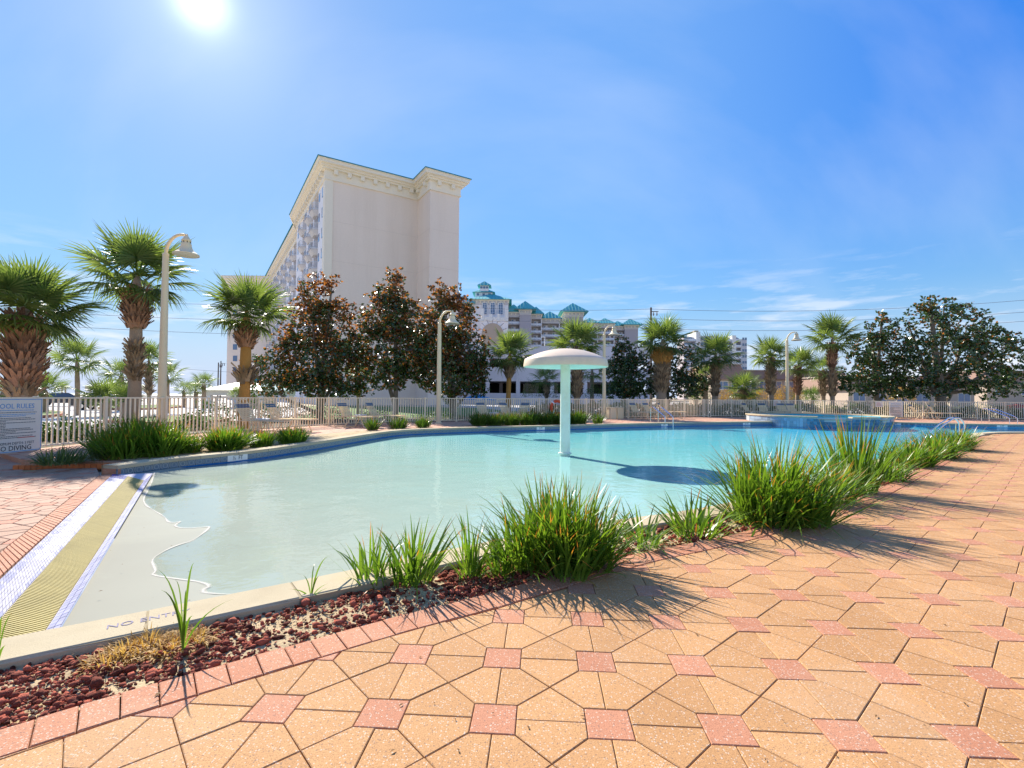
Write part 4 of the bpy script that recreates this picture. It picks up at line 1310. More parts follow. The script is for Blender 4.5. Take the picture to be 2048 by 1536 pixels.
def chair_frames():
    r = .0155
    f = MB()
    for s in (-1, 1):
        y = .31*s
        f.tube([(-.50,y,.36),(-.44,y,.42),(0,y,.43),(1.28,y,.43),(1.33,y,.42),(1.34,y*.96,.42)], r, 6)
    f.tube([(1.34,-.30,.42),(1.34,.30,.42)], r, 6)
    sf = f.mesh('seat_frame', M['cream'], True)
    g = MB()
    top = Vector((-.40, 0, 1.12))
    for s in (-1, 1):
        g.tube([(0,.285*s,.44),(top.x*.93,.285*s,.44+(top.z-.44)*.93),(top.x,.25*s,top.z)], r, 6)
    g.tube([(top.x,-.25,top.z),(top.x,.25,top.z)], r, 6)
    for s in (-.1, .1): g.tube([(top.x*.82, s, .44+.68*.82),(top.x, s, top.z)], r*.6, 5)
    g.tube([(top.x*.80,-.285,.44+.68*.80),(top.x*.80,.285,.44+.68*.80)], r*.8, 5)
    bf = g.mesh('back_frame', M['cream'], True)
    legs = []
    for x0, x1 in ((-.46, -.30), (.95, 1.10)):
        l = MB()
        for s in (-1, 1):
            l.tube([(x0,.31*s,.41),(x0+.03,.32*s,.22),(x1-.04,.33*s,.04),(x1,.33*s,.016)], r, 6)
        l.tube([(x1,-.33,.016),(x1,.33,.016)], r, 6)
        legs.append(l.mesh('leg', M['cream'], True))
    for x0, x1 in ((.35, .12),):
        l = MB()
        for s in (-1, 1):
            l.tube([(x0,.31*s,.42),(x0-.05,.32*s,.2),(x1,.33*s,.016)], r, 6)
        l.tube([(x1,-.33,.016),(x1,.33,.016)], r, 6)
        legs.append(l.mesh('leg', M['cream'], True))
    b = MB()
    for s in (-1, 1): b.tube([(-.24,.30*s,.85),(-.46,.30*s,.43)], r*.8, 5)
    br = b.mesh('back_brace', M['cream'], True)
    return sf, bf, legs, br
SF, BF, LEGS, BR = chair_frames()
def lounge(px, off, yaw, label, z=FD, group='strap lounge chairs along the fence'):
    c = on_fence(px, off)
    root = thing('lounge_chair', label, 'lounge chair', (c.x, c.y, z), yaw, group)
    link('seat_frame', SF, root); link('back_frame', BF, root)
    for l in LEGS: link('leg', l, root)
    link('back_brace', BR, root)
    for k in range(17):
        x = .06+k*.075
        link('strap', s_blue if k in (8,) else s_cream, root, (x, 0, .447))
    bl = math.hypot(.40, .68); an = math.atan2(.68, -.40)
    for k in range(8):
        d = .05+k*.073
        blue = k in (6, 7)
        o = link('strap', s_blue if blue else s_cream, root, (d*math.cos(an)+.006, 0, .44+d*math.sin(an)+.006), (0, -an, 0))
        if blue: o['label'] = 'blue strap near the top of the backrest'
    return root
lounge(500, .75, -.22, 'leftmost lounge chair, behind the yellow green grass bush')
lounge(556, .75, -.10, 'second lounge chair from the left, beside the dark grass clump')
lounge(695, .95, -.35, 'lounge chair left of the side table before the magnolia fence')
lounge(750, .95, -.25, 'lounge chair behind the pool corner grass clumps')
lounge(968, 1.0, -.75, 'lounge chair left of the orange palm trunk, blue head straps')
lounge(1013, 1.0, -.75, 'lounge chair directly before the orange palm trunk')
lounge(1044, .9, -2.3, 'lounge chair right of the orange palm trunk with lower back')
lounge(1272, 1.2, -.85, 'left of the three lounge chairs at the far stair rail')
lounge(1298, 1.2, -.85, 'middle of the three lounge chairs at the far stair rail')
lounge(1326, 1.0, -.45, 'right of the three lounge chairs at the far stair rail, higher back')
lounge(1495, 1.2, -.9, 'lounge chair just left of the raised spa')
lounge(1528, 1.2, -1.4, 'lounge chair behind the left rim of the raised spa')
lounge(1566, 1.2, -1.4, 'lounge chair left of the lamp post behind the spa')
lounge(1585, 1.2, -1.4, 'lounge chair right of the lamp post behind the spa')
lounge(1830, 1.2, -1.0, 'lounge chair beside the small far rules sign')
lounge(1868, 1.2, -.95, 'rightmost lounge chair, beyond the chrome handrail')
def side_table(px, py, label, z=FD):
    c = on_fence(px, .7)
    root = thing('side_table', label, 'table', (c.x, c.y, z), .3, 'small side tables between loungers')
    t = MB(); t.cbox(0, 0, .45, .46, .46, .03); t.build('table_top', M['white'], root)
    for sx in (-1, 1):
        for sy in (-1, 1):
            l = MB(); l.tube([(sx*.18, sy*.18, .44), (sx*.21, sy*.21, 0)], .016, 6); l.build('leg', M['cream'], root)
side_table(524, 856, 'small cream table between the two leftmost lounge chairs')
side_table(722, 850, 'small cream table between the lounge pair by the pool corner')
side_table(988, 847, 'small cream table left of the orange palm trunk')
# bins by the third lamp
def bin_box(px, label):
    c = on_fence(px, .45)
    root = thing('storage_bin', label, 'bin', (c.x, c.y, FD), .4, 'beige boxes at the fence')
    b = MB(); b.cbox(0, 0, .32, .42, .42, .62); b.build('body', M['cream'], root)
    l = MB(); l.cbox(0, 0, .66, .46, .46, .05); l.build('lid', M['cream'], root)
bin_box(1223, 'left of two beige bins at the fence beside the third lamp post')
bin_box(1237, 'right of two beige bins at the fence beside the third lamp post')

# ------------------------------------------------------------------ signs on the fence
M['sign'] = mat('sign_board', (.88, .78, .63), .45, .04, 2, 60, .03)
M['signblue'] = mat('sign_blue_ink', (.06, .30, .60), .5, .05)
M['signink'] = mat('sign_dark_ink', (.10, .085, .08), .5, .1)
M['signred'] = mat('sign_red_ink', (.62, .12, .10), .5, .05)
def rules_sign(c, yaw, w, h, label):
    root = thing('pool_sign', label, 'sign', c, yaw, 'pool rules signs')
    b = MB(); b.cbox(0, 0, h/2, w, .012, h); b.build('board', M['sign'], root)
    f = MB()
    e = .012
    for x0, x1, z0, z1 in ((-w/2+.01,w/2-.01,.012,.012+e),(-w/2+.01,w/2-.01,h-.012-e,h-.012),(-w/2+.01,-w/2+.01+e,.025,h-.025),(w/2-.01-e,w/2-.01,.025,h-.025)):
        f.box(x0, x1, -.0085, -.0055, z0, z1)
    f.build('border', M['signblue'], root)
    k = w/1.25
    rot = (R(90), 0, 0)
    y = -.008
    text('POOL RULES', .165*k, M['signblue'], root, (0, y, h*.855), rot, sx=.92)
    # small print too fine to read: rows of broken word dashes
    ink, blue, red = MB(), MB(), MB()
    r2 = random.Random(5)
    rows = [(.775,'b',.86),(.735,'k',.92),(.70,'b',.90),(.67,'b',.7)]
    zz = .63
    while zz > .25:
        rows.append((zz, 'k', r2.choice((.86,.92,.9,.5,.8,.3)))); zz -= .028
    for fz, cch, fw in rows:
        x = -w*.44; end = -w*.44+w*.9*fw
        tgt = blue if cch == 'b' else ink
        while x < end:
            l = r2.uniform(.02, .06)*k
            tgt.box(x, min(x+l, end), y-.0015, y+.003, h*fz, h*fz+h*.011)
            x += l+.013*k
    red.box(w*.05, w*.36, y-.0025, y+.003, h*.262, h*.276)
    ink.build('small_print', M['signink'], root); blue.build('small_print', M['signblue'], root); red.build('red_line', M['signred'], root)
    text('MAXIMUM DEPTH: 5 FEET', .088*k, M['signink'], root, (0, y, h*.165), rot, sx=.9)
    text('NO DIVING', .165*k, M['ink'], root, (-.02*k, y, h*.075), rot, sx=.95)
    return root
sA, sB = on_fence(-27, .075), on_fence(85, .075)
sM = (sA+sB)/2; sD = sB-sA
rules_sign((sM.x, sM.y, -.03), math.atan2(sD.y, sD.x), sD.length, 1.15, 'big white pool rules sign on the fence at the left edge, bold NO DIVING line')
qa, qb = on_fence(1778, .09), on_fence(1806, .09)
q = (qa+qb)/2
rules_sign((q.x, q.y, .05), math.atan2((qb-qa).y, (qb-qa).x), (qb-qa).length, 1.06, 'distant white pool rules sign on the fence beside two lounge chairs')
def notice(px, py0, py1, w, label):
    q = on_fence(px, .08)
    root = thing('notice_board', label, 'sign', (q.x, q.y, 0), 0.0)
    z0, z1 = wp(px, py1, q.y).z, wp(px, py0, q.y).z
    b = MB(); b.cbox(0, 0, (z0+z1)/2, w, .012, z1-z0); b.build('board', M['sign'], root)
    i = MB()
    for k in range(4): i.box(-w*.38, w*.34-k*.04, -.0085, -.004, z0+(z1-z0)*(.2+.18*k), z0+(z1-z0)*(.2+.18*k)+.02)
    i.build('small_print', M['signred'], root)
notice(1554, 800, 812, .5, 'small white notice on the fence behind the spa, left of the last lamp')
notice(1758, 803, 814, .5, 'small pink-lettered notice on the fence left of the distant rules sign')

# ------------------------------------------------------------------ raised spa
cx, cy, sr = 17.25, 27.75, 3.55
spa = thing('raised_spa', 'raised round spa with blue tiled wall and cream rim', 'spa', (cx, cy, 0))
mb = MB(); mb.lathe([(sr-.01,-1.0),(sr-.01,.30)], 72); mb.build('wall', mat('spa_grout', (.42, .47, .50), .6, .1), spa, 2)
spa_cols = [mat('spa_tile_blue', (.075, .20, .30), .16, .25, 3, 30, .1, objrand=.3), mat('spa_tile_pale_sunlit', (.26, .36, .46), .16, .2, 3, 30, .1, objrand=.25)]
tmesh = []
for m_ in spa_cols:
    t = MB(); t.cbox(0, 0, 0, .010, .143, .143); tmesh.append(t.mesh('spa_tile', m_))
nt_ = int(2*PI*sr/.153)
def notch(a):                          # spillway gaps in the rim, angles on the pool side
    return any(abs((a-b+PI) % (2*PI)-PI) < w for b, w in ((R(-108), .13), (R(-62), .10)))
for k in range(nt_):
    a = 2*PI*k/nt_
    if math.sin(a) > .12: continue
    for j in range(3):
        z = -.135+j*.153
        if j == 2 and notch(a): continue
        link('spa_tile', tmesh[1 if (math.cos(a) < -.62 or rnd.random() < .06) else 0], spa, ((sr+.004)*math.cos(a), (sr+.004)*math.sin(a), z), (0, 0, a))  # paler tiles on the left paint in the grazing sun, a few more at random
nr = 30
for k in range(nr):
    a0, a1 = 2*PI*k/nr+.003, 2*PI*(k+1)/nr-.003
    am = (a0+a1)/2
    lowr = notch(am)
    z0, z1 = (.19, .225) if lowr else (.30, .365)
    mb = MB(); vs = []
    for a in [a0+(a1-a0)*t/4 for t in range(5)]:
        for r_, z_ in ((sr-.34,z0),(sr+.045,z0),(sr+.045,z1-.012),(sr+.03,z1),(sr-.34,z1)):
            vs.append((r_*math.cos(a), r_*math.sin(a), z_))
    fs = [(5*i+q, 5*(i+1)+q, 5*(i+1)+(q+1)%5, 5*i+(q+1)%5) for i in range(4) for q in range(5)]+[(0,1,2,3,4),(24,23,22,21,20)]
    mb.add(vs, fs); mb.build('rim_stone', M['coping'], spa)
mb = MB(); mb.lathe([(sr-.33,-.2),(sr-.33,.32)], 48); mb.lathe([(sr-.33,-.2),(0.01,-.2)], 48); mb.build('basin', M['plaster'], spa)
sw = MB(); sw.lathe([(sr-.335,.22),(.01,.22)], 48); sw.build('spa_water', M['water'], spa)
mb = MB(); mb.lathe([(sr+.012,-.25),(sr+.012,-.215)], 72); mb.build('trim_band', M['trim'], spa)

# ------------------------------------------------------------------ rails, ladder, life ring
bluegrip = mat('blue_grip', (.08, .14, .34), .45, .1)
hr = thing('pool_handrail', 'curved chrome handrail where the near bed meets the pool', 'handrail', (15.35, 16.55, 0))
for k, dx in enumerate((0, .32)):
    mb = MB()
    pts = [(0,0,-.02),(0,0,.38)]
    for t in range(1, 9):
        a = t/8*PI*.62
        pts.append((-.30+.30*math.cos(a), 0, .38+.26*math.sin(a)))
    pts += [(-.75,0,.42),(-1.15,0,.12),(-1.35,0,-.12),(-1.38,0,-.45)]
    pts = [(x*.9+dx*.35, dx, z) for x, y, z in pts]
    mb.tube(pts, .024, 10); mb.build('rail', M['steel'], hr, True)
    fl = MB(); fl.lathe([(.06,0),(.06,.012),(.03,.025)], 16, (dx*.35, dx, 0)); fl.build('escutcheon', M['steel'], hr, True)
def stair_rail(px, label, back, group='pool stair rails', step=False):
    c = at(px, 853, WL)
    root = thing('stair_rail', label, 'handrail', (c.x, c.y, WL), -.15, group)
    for k, dx in enumerate((0, .38)):
        mb = MB()
        pts = [(dx,0,-.5),(dx,0,.45),(dx-.04,.06,.52),(dx-.42,back*.8,.92),(dx-.52,back*.9,.95),(dx-.56,back,.88),(dx-.56,back,.1)]
        mb.tube(pts, .022, 8); o = mb.build('rail', M['steel'], root, True)
        g = MB(); g.tube([(dx-.08,.13,.565),(dx-.40,back*.76,.90)], .029, 8); g.build('grip_sleeve', bluegrip, o, True)
    if step:
        s_ = MB(); s_.cbox(.19, .02, .05, .40, .10, .025); s_.build('ladder_step', M['white'], root)
stair_rail(1330, 'slanted stair rail at the far edge in front of three lounge chairs', 1.0)
stair_rail(2019, 'stair rail with blue grips and white step at the right edge of the pool', 1.1, step=True)
q = on_fence(1114, .16)
lr = thing('life_ring', 'orange life ring hung on the fence beside the mushroom post', 'life ring', (q.x, q.y, .66), .45)
mb = MB()
Rr, rr = .36, .085
nn, kk = 28, 10
for i in range(nn):
    a = 2*PI*i/nn
    for j in range(kk):
        b = 2*PI*j/kk
        mb.v.append(((Rr+rr*math.cos(b))*math.cos(a), rr*.7*math.sin(b), (Rr+rr*math.cos(b))*math.sin(a)))
for i in range(nn):
    for j in range(kk):
        mb.f.append([i*kk+j, ((i+1)%nn)*kk+j, ((i+1)%nn)*kk+(j+1)%kk, i*kk+(j+1)%kk]); mb.m.append(0); mb.t.append(.5)
mb.build('ring', mat('life_ring_orange', (.62, .10, .04), .5, .08), lr, 2)
for a in (R(45), R(135), R(225), R(315)):
    b = MB()
    b.lathe([(rr*1.12,-.045),(rr*1.12,.045)], 12)
    o = b.build('band', M['white'], lr, 2, (Rr*math.cos(a), 0, Rr*math.sin(a)), (0, -a, 0))
    o.scale = (1, .78, 1)
h = MB(); h.cbox(0, .16, .35, .05, .30, .03); h.build('hook', M['cream'], lr)
# red parasol behind the fence at the right edge
q = wp(2034, 815, 36.5)
um = thing('parasol', 'red parasol behind the fence at the right edge', 'parasol', (q.x, q.y, -.1))
zt = wp(2034, 808, 36.5).z+.1
mb = MB(); mb.lathe([(.95,zt-.28),(.6,zt-.14),(.2,zt-.02),(.01,zt+.03)], 8); mb.build('canopy', mat('red_canvas', (.55, .06, .05), .8, .1), um)
mb = MB(); mb.tube([(0,0,0),(0,0,zt)], .03, 8); mb.build('pole', M['white'], um)

# ------------------------------------------------------------------ palms
M['palm'] = leaf_mat('palm_frond', (.075, .125, .03), (.16, .205, .06), None, .36, .46, .5)
M['palmdry'] = leaf_mat('dry_frond', (.26, .17, .08), (.38, .26, .13), None, .7, .2, .2)
M['bark'] = mat('palm_bark', (.34, .25, .17), .9, .35, 4, 50, .3, .8, 22)
M['barkorange'] = mat('orange_palm_bark', (.42, .22, .06), .9, .25, 4, 50, .3, .7, 22)
M['boot'] = mat('palm_boot', (.44, .32, .20), .85, .2, 5, 50, .25, .4, 40, objrand=.35, tone=.35)
M['bootred'] = mat('reddish_palm_boot', (.46, .26, .16), .85, .2, 5, 50, .25, .4, 40, objrand=.35, tone=.35)
def frond_arrays(nl, pet, blade, droop, seed, hang=.0):
    r = np.random.default_rng(seed)
    V, Q, T = [], [], []
    # petiole, a flat three sided stalk
    n = 5
    for k in range(n):
        t = k/(n-1); w = .026*(1-.5*t)+.010
        z = -hang*t*t*pet
        V += [(pet*t, -w, z), (pet*t, w, z), ]
    for k in range(n-1): Q.append((2*k, 2*k+1, 2*k+3, 2*k+2)); T.append(.9)
    zt = -hang*pet
    for i in range(nl):
        f = (i/(nl-1)-.5)*2
        a = f*R(128)
        L = blade*(1-.30*abs(f)**2)*r.uniform(.86, 1.06)
        w = blade*.025*r.uniform(.8, 1.15)
        root = (pet+.10*blade*(1-abs(f)), 0, zt-.02*abs(f))
        dxy = (math.cos(a), math.sin(a))
        fold = .26*(1-abs(f))-.05
        dr = droop*r.uniform(.6, 1.5)
        b = len(V)
        for k, t in enumerate((.04, .38, .68, 1.0)):
            ww = w*(.35, 1.0, .7, .06)[k]
            x = root[0]+dxy[0]*L*t; y = root[1]+dxy[1]*L*t
            z = root[2]+fold*L*t*.5*(.5+abs(math.sin(a)))-dr*L*t**2.4
            if t > .6: x -= dxy[0]*L*dr*.25*(t-.6); y -= dxy[1]*L*dr*.25*(t-.6)
            nx, ny = -dxy[1]*ww, dxy[0]*ww
            tw = (.5 if i % 2 else -.5)*ww
            V += [(x-nx, y-ny, z-tw), (x+nx, y+ny, z+tw)]
        for k in range(3):
            Q.append((b+2*k, b+2*k+1, b+2*k+3, b+2*k+2)); T.append(r.uniform(.0, .8))
    return V, Q, T
def frond_set(nl, pet, blade, m, tag_):
    res = []
    for s, dr in enumerate((.12, .20, .32, .50)):
        V, Q, T = frond_arrays(nl, pet, blade, dr, 50+s, .12+.1*s)
        res.append(quads_mesh('frond', V, Q, m, T))
    return res
def boot_mesh(m, L, w):
    mb = MB()
    mb.tone = .5
    # split leaf base: a wide butt that forks in two flat prongs curving outward
    vs = [(0,-w*.5,0),(0,w*.5,0),(.03,-w*.5,0),(.03,w*.5,0),
          (L*.10,-w*.62,L*.45),(L*.10,0,L*.40),(L*.10,w*.62,L*.45),(L*.16,-w*.40,L*.45),(L*.16,0,L*.36),(L*.16,w*.40,L*.45),
          (L*.42,-w*.66,L*.92),(L*.38,-w*.34,L*.98),(L*.42,w*.66,L*.92),(L*.38,w*.34,L*.98)]
    fs = [(0,1,6,5,4),(2,7,8,9,3),(0,4,7,2),(1,3,9,6),(4,5,11,10),(5,6,12,13),(7,4,10),(7,10,11,8),(8,11,5),(9,12,6),(9,8,13,12),(8,5,13)]
    mb.add(vs, fs)
    return mb.mesh('boot', m)
FRONDS = {}
BOOTS = {}
def palm(px, Y, pcy, rpx, label, wpx, zones=(), nfr=34, base=None, bark='bark', lean=0.0, nl=34, group='cabbage palms around the pool', upright=0.0, boots=True, zg=-.18, cpx=None, dry=3):
    """zones: (py top, py bottom, radius factor, boot length m, boot material)"""
    g = wp(px, 795, Y); base = Vector((g.x, Y, zg))
    cr = wp(cpx if cpx else px, pcy, Y)
    hc = cr.z-zg; dx = cr.x-base.x
    rad = rpx/FPX*Y
    r0 = wpx/2/FPX*Y*(.46 if zones and max(z_[2] for z_ in zones) < 1.62 and Y > 20 else 1.0)
    nfr = int(nfr*(.80 if Y < 20 else .80)); rad *= .92
    root = thing('palm_tree', label, 'palm', base, 0, group)
    kt = MB()
    n = 14
    pts = []; rs = []
    hz = hc-.12*rad
    for k in range(n):
        t = k/(n-1)
        pts.append((dx*t**1.3, .02*math.sin(t*5), hz*t)); rs.append(r0*(1.12-.22*t+.05*math.sin(t*17+px)))
    rs[-2] *= .8; rs[-1] *= .35
    kt.tube(pts, rs, 14)
    kt.build('trunk', M[bark], root, True)
    key = (nl, round(rad, 1))
    pet, bl = rad*.42, rad*.66
    if key not in FRONDS: FRONDS[key] = (frond_set(nl, pet, bl, M['palm'], ''), frond_set(max(14, nl//2), pet*.9, bl*.8, M['palmdry'], ''))
    fs, fd = FRONDS[key]
    rr = random.Random(int(px*7+Y))
    ga = 2.39996
    for k in range(nfr):
        t = (k+.5)/nfr
        el = R(84)-R(116-upright)*t**.95+rr.gauss(0, .09)
        az = k*ga+rr.gauss(0, .18)
        var = min(3, max(0, int((R(60)-el)/R(95)*4+rr.random()*1.2)))
        sc = (.80+.28*math.sin(PI*min(1, t*1.15)))*rr.uniform(.9, 1.08)
        o = link('frond', fs[var], root, (dx+.05*rad*math.cos(az), .05*rad*math.sin(az), hc-.10*rad-.10*rad*t), None, (sc, sc, sc))
        o.rotation_euler = Euler((rr.gauss(0, .25), -el, az), 'XYZ')
    for k in range(dry):
        az = rr.uniform(0, 2*PI)
        o = link('frond', fd[3], root, (dx, 0, hc-.22*rad), Euler((rr.gauss(0, .3), R(62)+rr.gauss(0, .15), az), 'XYZ'), (.62, .62, .62))
        o['label'] = 'dry brown hanging frond'
    for zt, zb_, fac, bl_, bm in zones:
        za, zc = wp(px, zb_, Y).z-zg, wp(px, zt, Y).z-zg
        key = (bm, bl_)
        if key not in BOOTS: BOOTS[key] = boot_mesh(M[bm], bl_, bl_*.42)
        rows = max(2, int((zc-za)/(bl_*.30)))
        per = max(5, int(2*PI*r0*fac/(bl_*.42)))
        for j in range(rows):
            z = za+(zc-za)*j/rows
            tt = z/hz
            rx = dx*max(0, tt)**1.3
            prof = fac*(.78+.30*math.sin(PI*min(1, (j+.6)/rows)))
            for i in range(per):
                az = 2*PI*(i+.5*(j % 2))/per+rr.gauss(0, .07)
                rad_ = r0*max(.9, prof*.86)
                s_ = rr.uniform(.8, 1.15)
                o = link('boot', BOOTS[key], root, (rx+rad_*math.cos(az)*.96, rad_*math.sin(az)*.96, z+rr.gauss(0, .03)), Euler((rr.gauss(0, .16), rr.uniform(-.05, .35), az), 'XYZ'), (s_, s_, s_))
    return root
# three near palms on the left
palm(42, 12.2, 600, 122, 'thick palm at the left edge with a broad reddish boot-covered trunk', 42, [(640,775,1.25,.38,'bootred'),(770,792,1.0,.34,'boot')], nfr=38, nl=40, cpx=52, dry=0, upright=8)
palm(268, 16.4, 535, 108, 'tall slender palm behind the nearest lamp post with bulging boots under its crown', 21, [(585,655,1.8,.36,'bootred'),(690,760,.95,.30,'boot')], nfr=36, nl=38, cpx=276, dry=4)
palm(488, 19.5, 612, 86, 'bushy palm left of the first magnolia with frayed boot collars', 20, [(655,695,1.6,.34,'bootred'),(742,765,1.4,.46,'boot')], nfr=38, nl=36, cpx=495, bark='barkorange', dry=4)
# behind the fence, centre to right
palm(1016, 31.5, 700, 58, 'palm with smooth orange trunk right of the magnolias', 21, [(728,756,1.6,.42,'boot')], nfr=34, nl=32, bark='barkorange', cpx=1020, dry=5)
palm(1154, 33.0, 682, 62, 'palm directly behind the mushroom cap with criss-cross boots', 26, [(700,795,1.25,.45,'boot')], nfr=34, nl=32)
palm(1322, 36.5, 672, 60, 'tall palm between the two dark magnolias, tan boots below the crown', 18, [(700,728,2.0,.45,'barkorange'),(730,785,1.45,.45,'boot')], nfr=34, nl=32, cpx=1326)
palm(1430, 38.0, 702, 54, 'palm before the white apartment tower with thick grey trunk', 24, [(722,792,1.15,.42,'boot')], nfr=32, nl=30, cpx=1431)
palm(1543, 38.5, 704, 46, 'palm left of the last lamp post over the dry golden shrubs', 22, [(718,790,1.15,.42,'boot')], nfr=30, nl=30, cpx=1540)
palm(1594, 41.0, 722, 44, 'palm partly hidden right of the last lamp post', 15, [(735,790,1.25,.42,'bootred')], nfr=28, nl=28, cpx=1597)
palm(1665, 38.5, 668, 58, 'tallest palm on the right, trunk reddish below its crown', 18, [(690,735,1.5,.42,'bootred'),(740,792,1.2,.42,'boot')], nfr=34, nl=32, cpx=1664)
palm(1647, 44.0, 735, 40, 'short palm just behind the tallest right-hand palm', 17, [(745,792,1.15,.42,'boot')], nfr=26, nl=26, cpx=1645)
palm(1410, 43.0, 748, 34, 'small palm half hidden behind the grey-trunked palm', 12, [], nfr=24, nl=24)
palm(1488, 42.0, 772, 42, 'squat palm with spreading crown above the golden shrubs', 20, [(782,796,1.2,.40,'boot')], nfr=28, nl=28)
palm(1093, 46.0, 752, 34, 'small palm before the parking garage openings', 13, [(765,795,1.1,.42,'boot')], nfr=24, nl=24)
palm(1184, 45.0, 735, 40, 'thin-trunked palm behind the criss-cross palm', 8, [], nfr=24, nl=24)
palm(716, 33.0, 740, 30, 'short palm with patterned trunk half hidden between the two left magnolias', 11, [(752,792,1.5,.38,'bootred')], nfr=20, nl=24)
# farther palms over the drive on the left
BG = 'distant palms along the drive on the left'
palm(155, 31.0, 712, 56, 'lone slim palm standing clear over the drive', 8, [], nfr=24, nl=28, group=BG, dry=1)
palm(243, 40.0, 745, 44, 'dark palm left of the slender near palm trunk', 11, [], nfr=26, nl=24, group=BG)
palm(298, 31.0, 712, 46, 'dark palm between slender palm trunk and lamp post', 12, [(735,790,1.1,.4,'boot')], nfr=26, nl=26, group=BG)
palm(334, 36.0, 745, 36, 'dark palm just right of the nearest lamp post', 9, [], nfr=26, nl=24, group=BG)
palm(408, 46.0, 762, 28, 'small full palm at the middle of the far hedge line', 8, [], nfr=24, nl=22, group=BG)
palm(392, 50.0, 775, 24, 'low palm left of the small full palm', 7, [], nfr=22, nl=20, group=BG)
palm(368, 52.0, 776, 22, 'lowest round palm of the far hedge line', 6, [], nfr=22, nl=20, group=BG)
palm(124, 95.0, 772, 13, 'tiny palm far off by the beach, right of its twin', 2.4, [], nfr=18, nl=16, group=BG)
palm(131, 100.0, 770, 12, 'tiny palm far off by the beach', 2.4, [], nfr=18, nl=16, group=BG)
palm(212, 30.0, 792, 52, 'low trunkless palm bush beside the drive', 16, [], nfr=30, nl=26, group=BG, upright=30)
palm(252, 28.0, 795, 38, 'low palm bush at the foot of the slender near palm', 14, [], nfr=26, nl=24, group=BG, upright=30)
palm(88, 33.0, 772, 42, 'dark palm bush right of the thick left trunk', 14, [], nfr=26, nl=24, group=BG, upright=20)
palm(8, 40.0, 778, 34, 'dark palm bush at the far left edge behind the sign', 12, [], nfr=24, nl=22, group=BG)
palm(478, 34.0, 785, 24, 'low dark palm bush under the frayed-collar palm', 9, [], nfr=22, nl=22, group=BG, upright=20)
palm(1392, 46.0, 785, 26, 'low green palm bush left of the golden shrubs', 9, [], nfr=22, nl=22, upright=20)
palm(1625, 48.0, 790, 26, 'low green palm bush between lamp post and tall palm', 9, [], nfr=22, nl=22, upright=20)

# ------------------------------------------------------------------ magnolias and shrubs
M['mag'] = leaf_mat('magnolia_leaf', (.032, .072, .016), (.065, .118, .026), None, .27, .15, .7)
M['magrust'] = leaf_mat('magnolia_rust_leaf', (.26, .085, .02), (.40, .15, .035), None, .40, .45, .5)
M['magdim'] = leaf_mat('magnolia_brown_leaf', (.07, .035, .015), (.13, .065, .022), None, .35, .2, .5)
M['limb'] = mat('magnolia_bark', (.21, .175, .13), .9, .25, 3, 30, .2, .5, 30)
def leaf_quads(P, D, L, W, up=None):
    """leaves as folded two-quad blades: root P, direction D (unit), length L, width W"""
    n = len(P)
    ref = rng.normal(size=(n, 3)); ref[:, 2] *= .4
    s = np.cross(D, ref); s /= np.linalg.norm(s, axis=1)[:, None]+1e-9
    nrm = np.cross(s, D)
    L = np.asarray(L)[:, None]; W = np.asarray(W)[:, None]
    a = P; m = P+D*L*.5+nrm*L*.05; t = P+D*L-nrm*L*.06
    V = np.stack([a, m-s*W, t, m+s*W], 1).reshape(-1, 3)
    Q = np.arange(4*n).reshape(n, 4)
    return V, Q
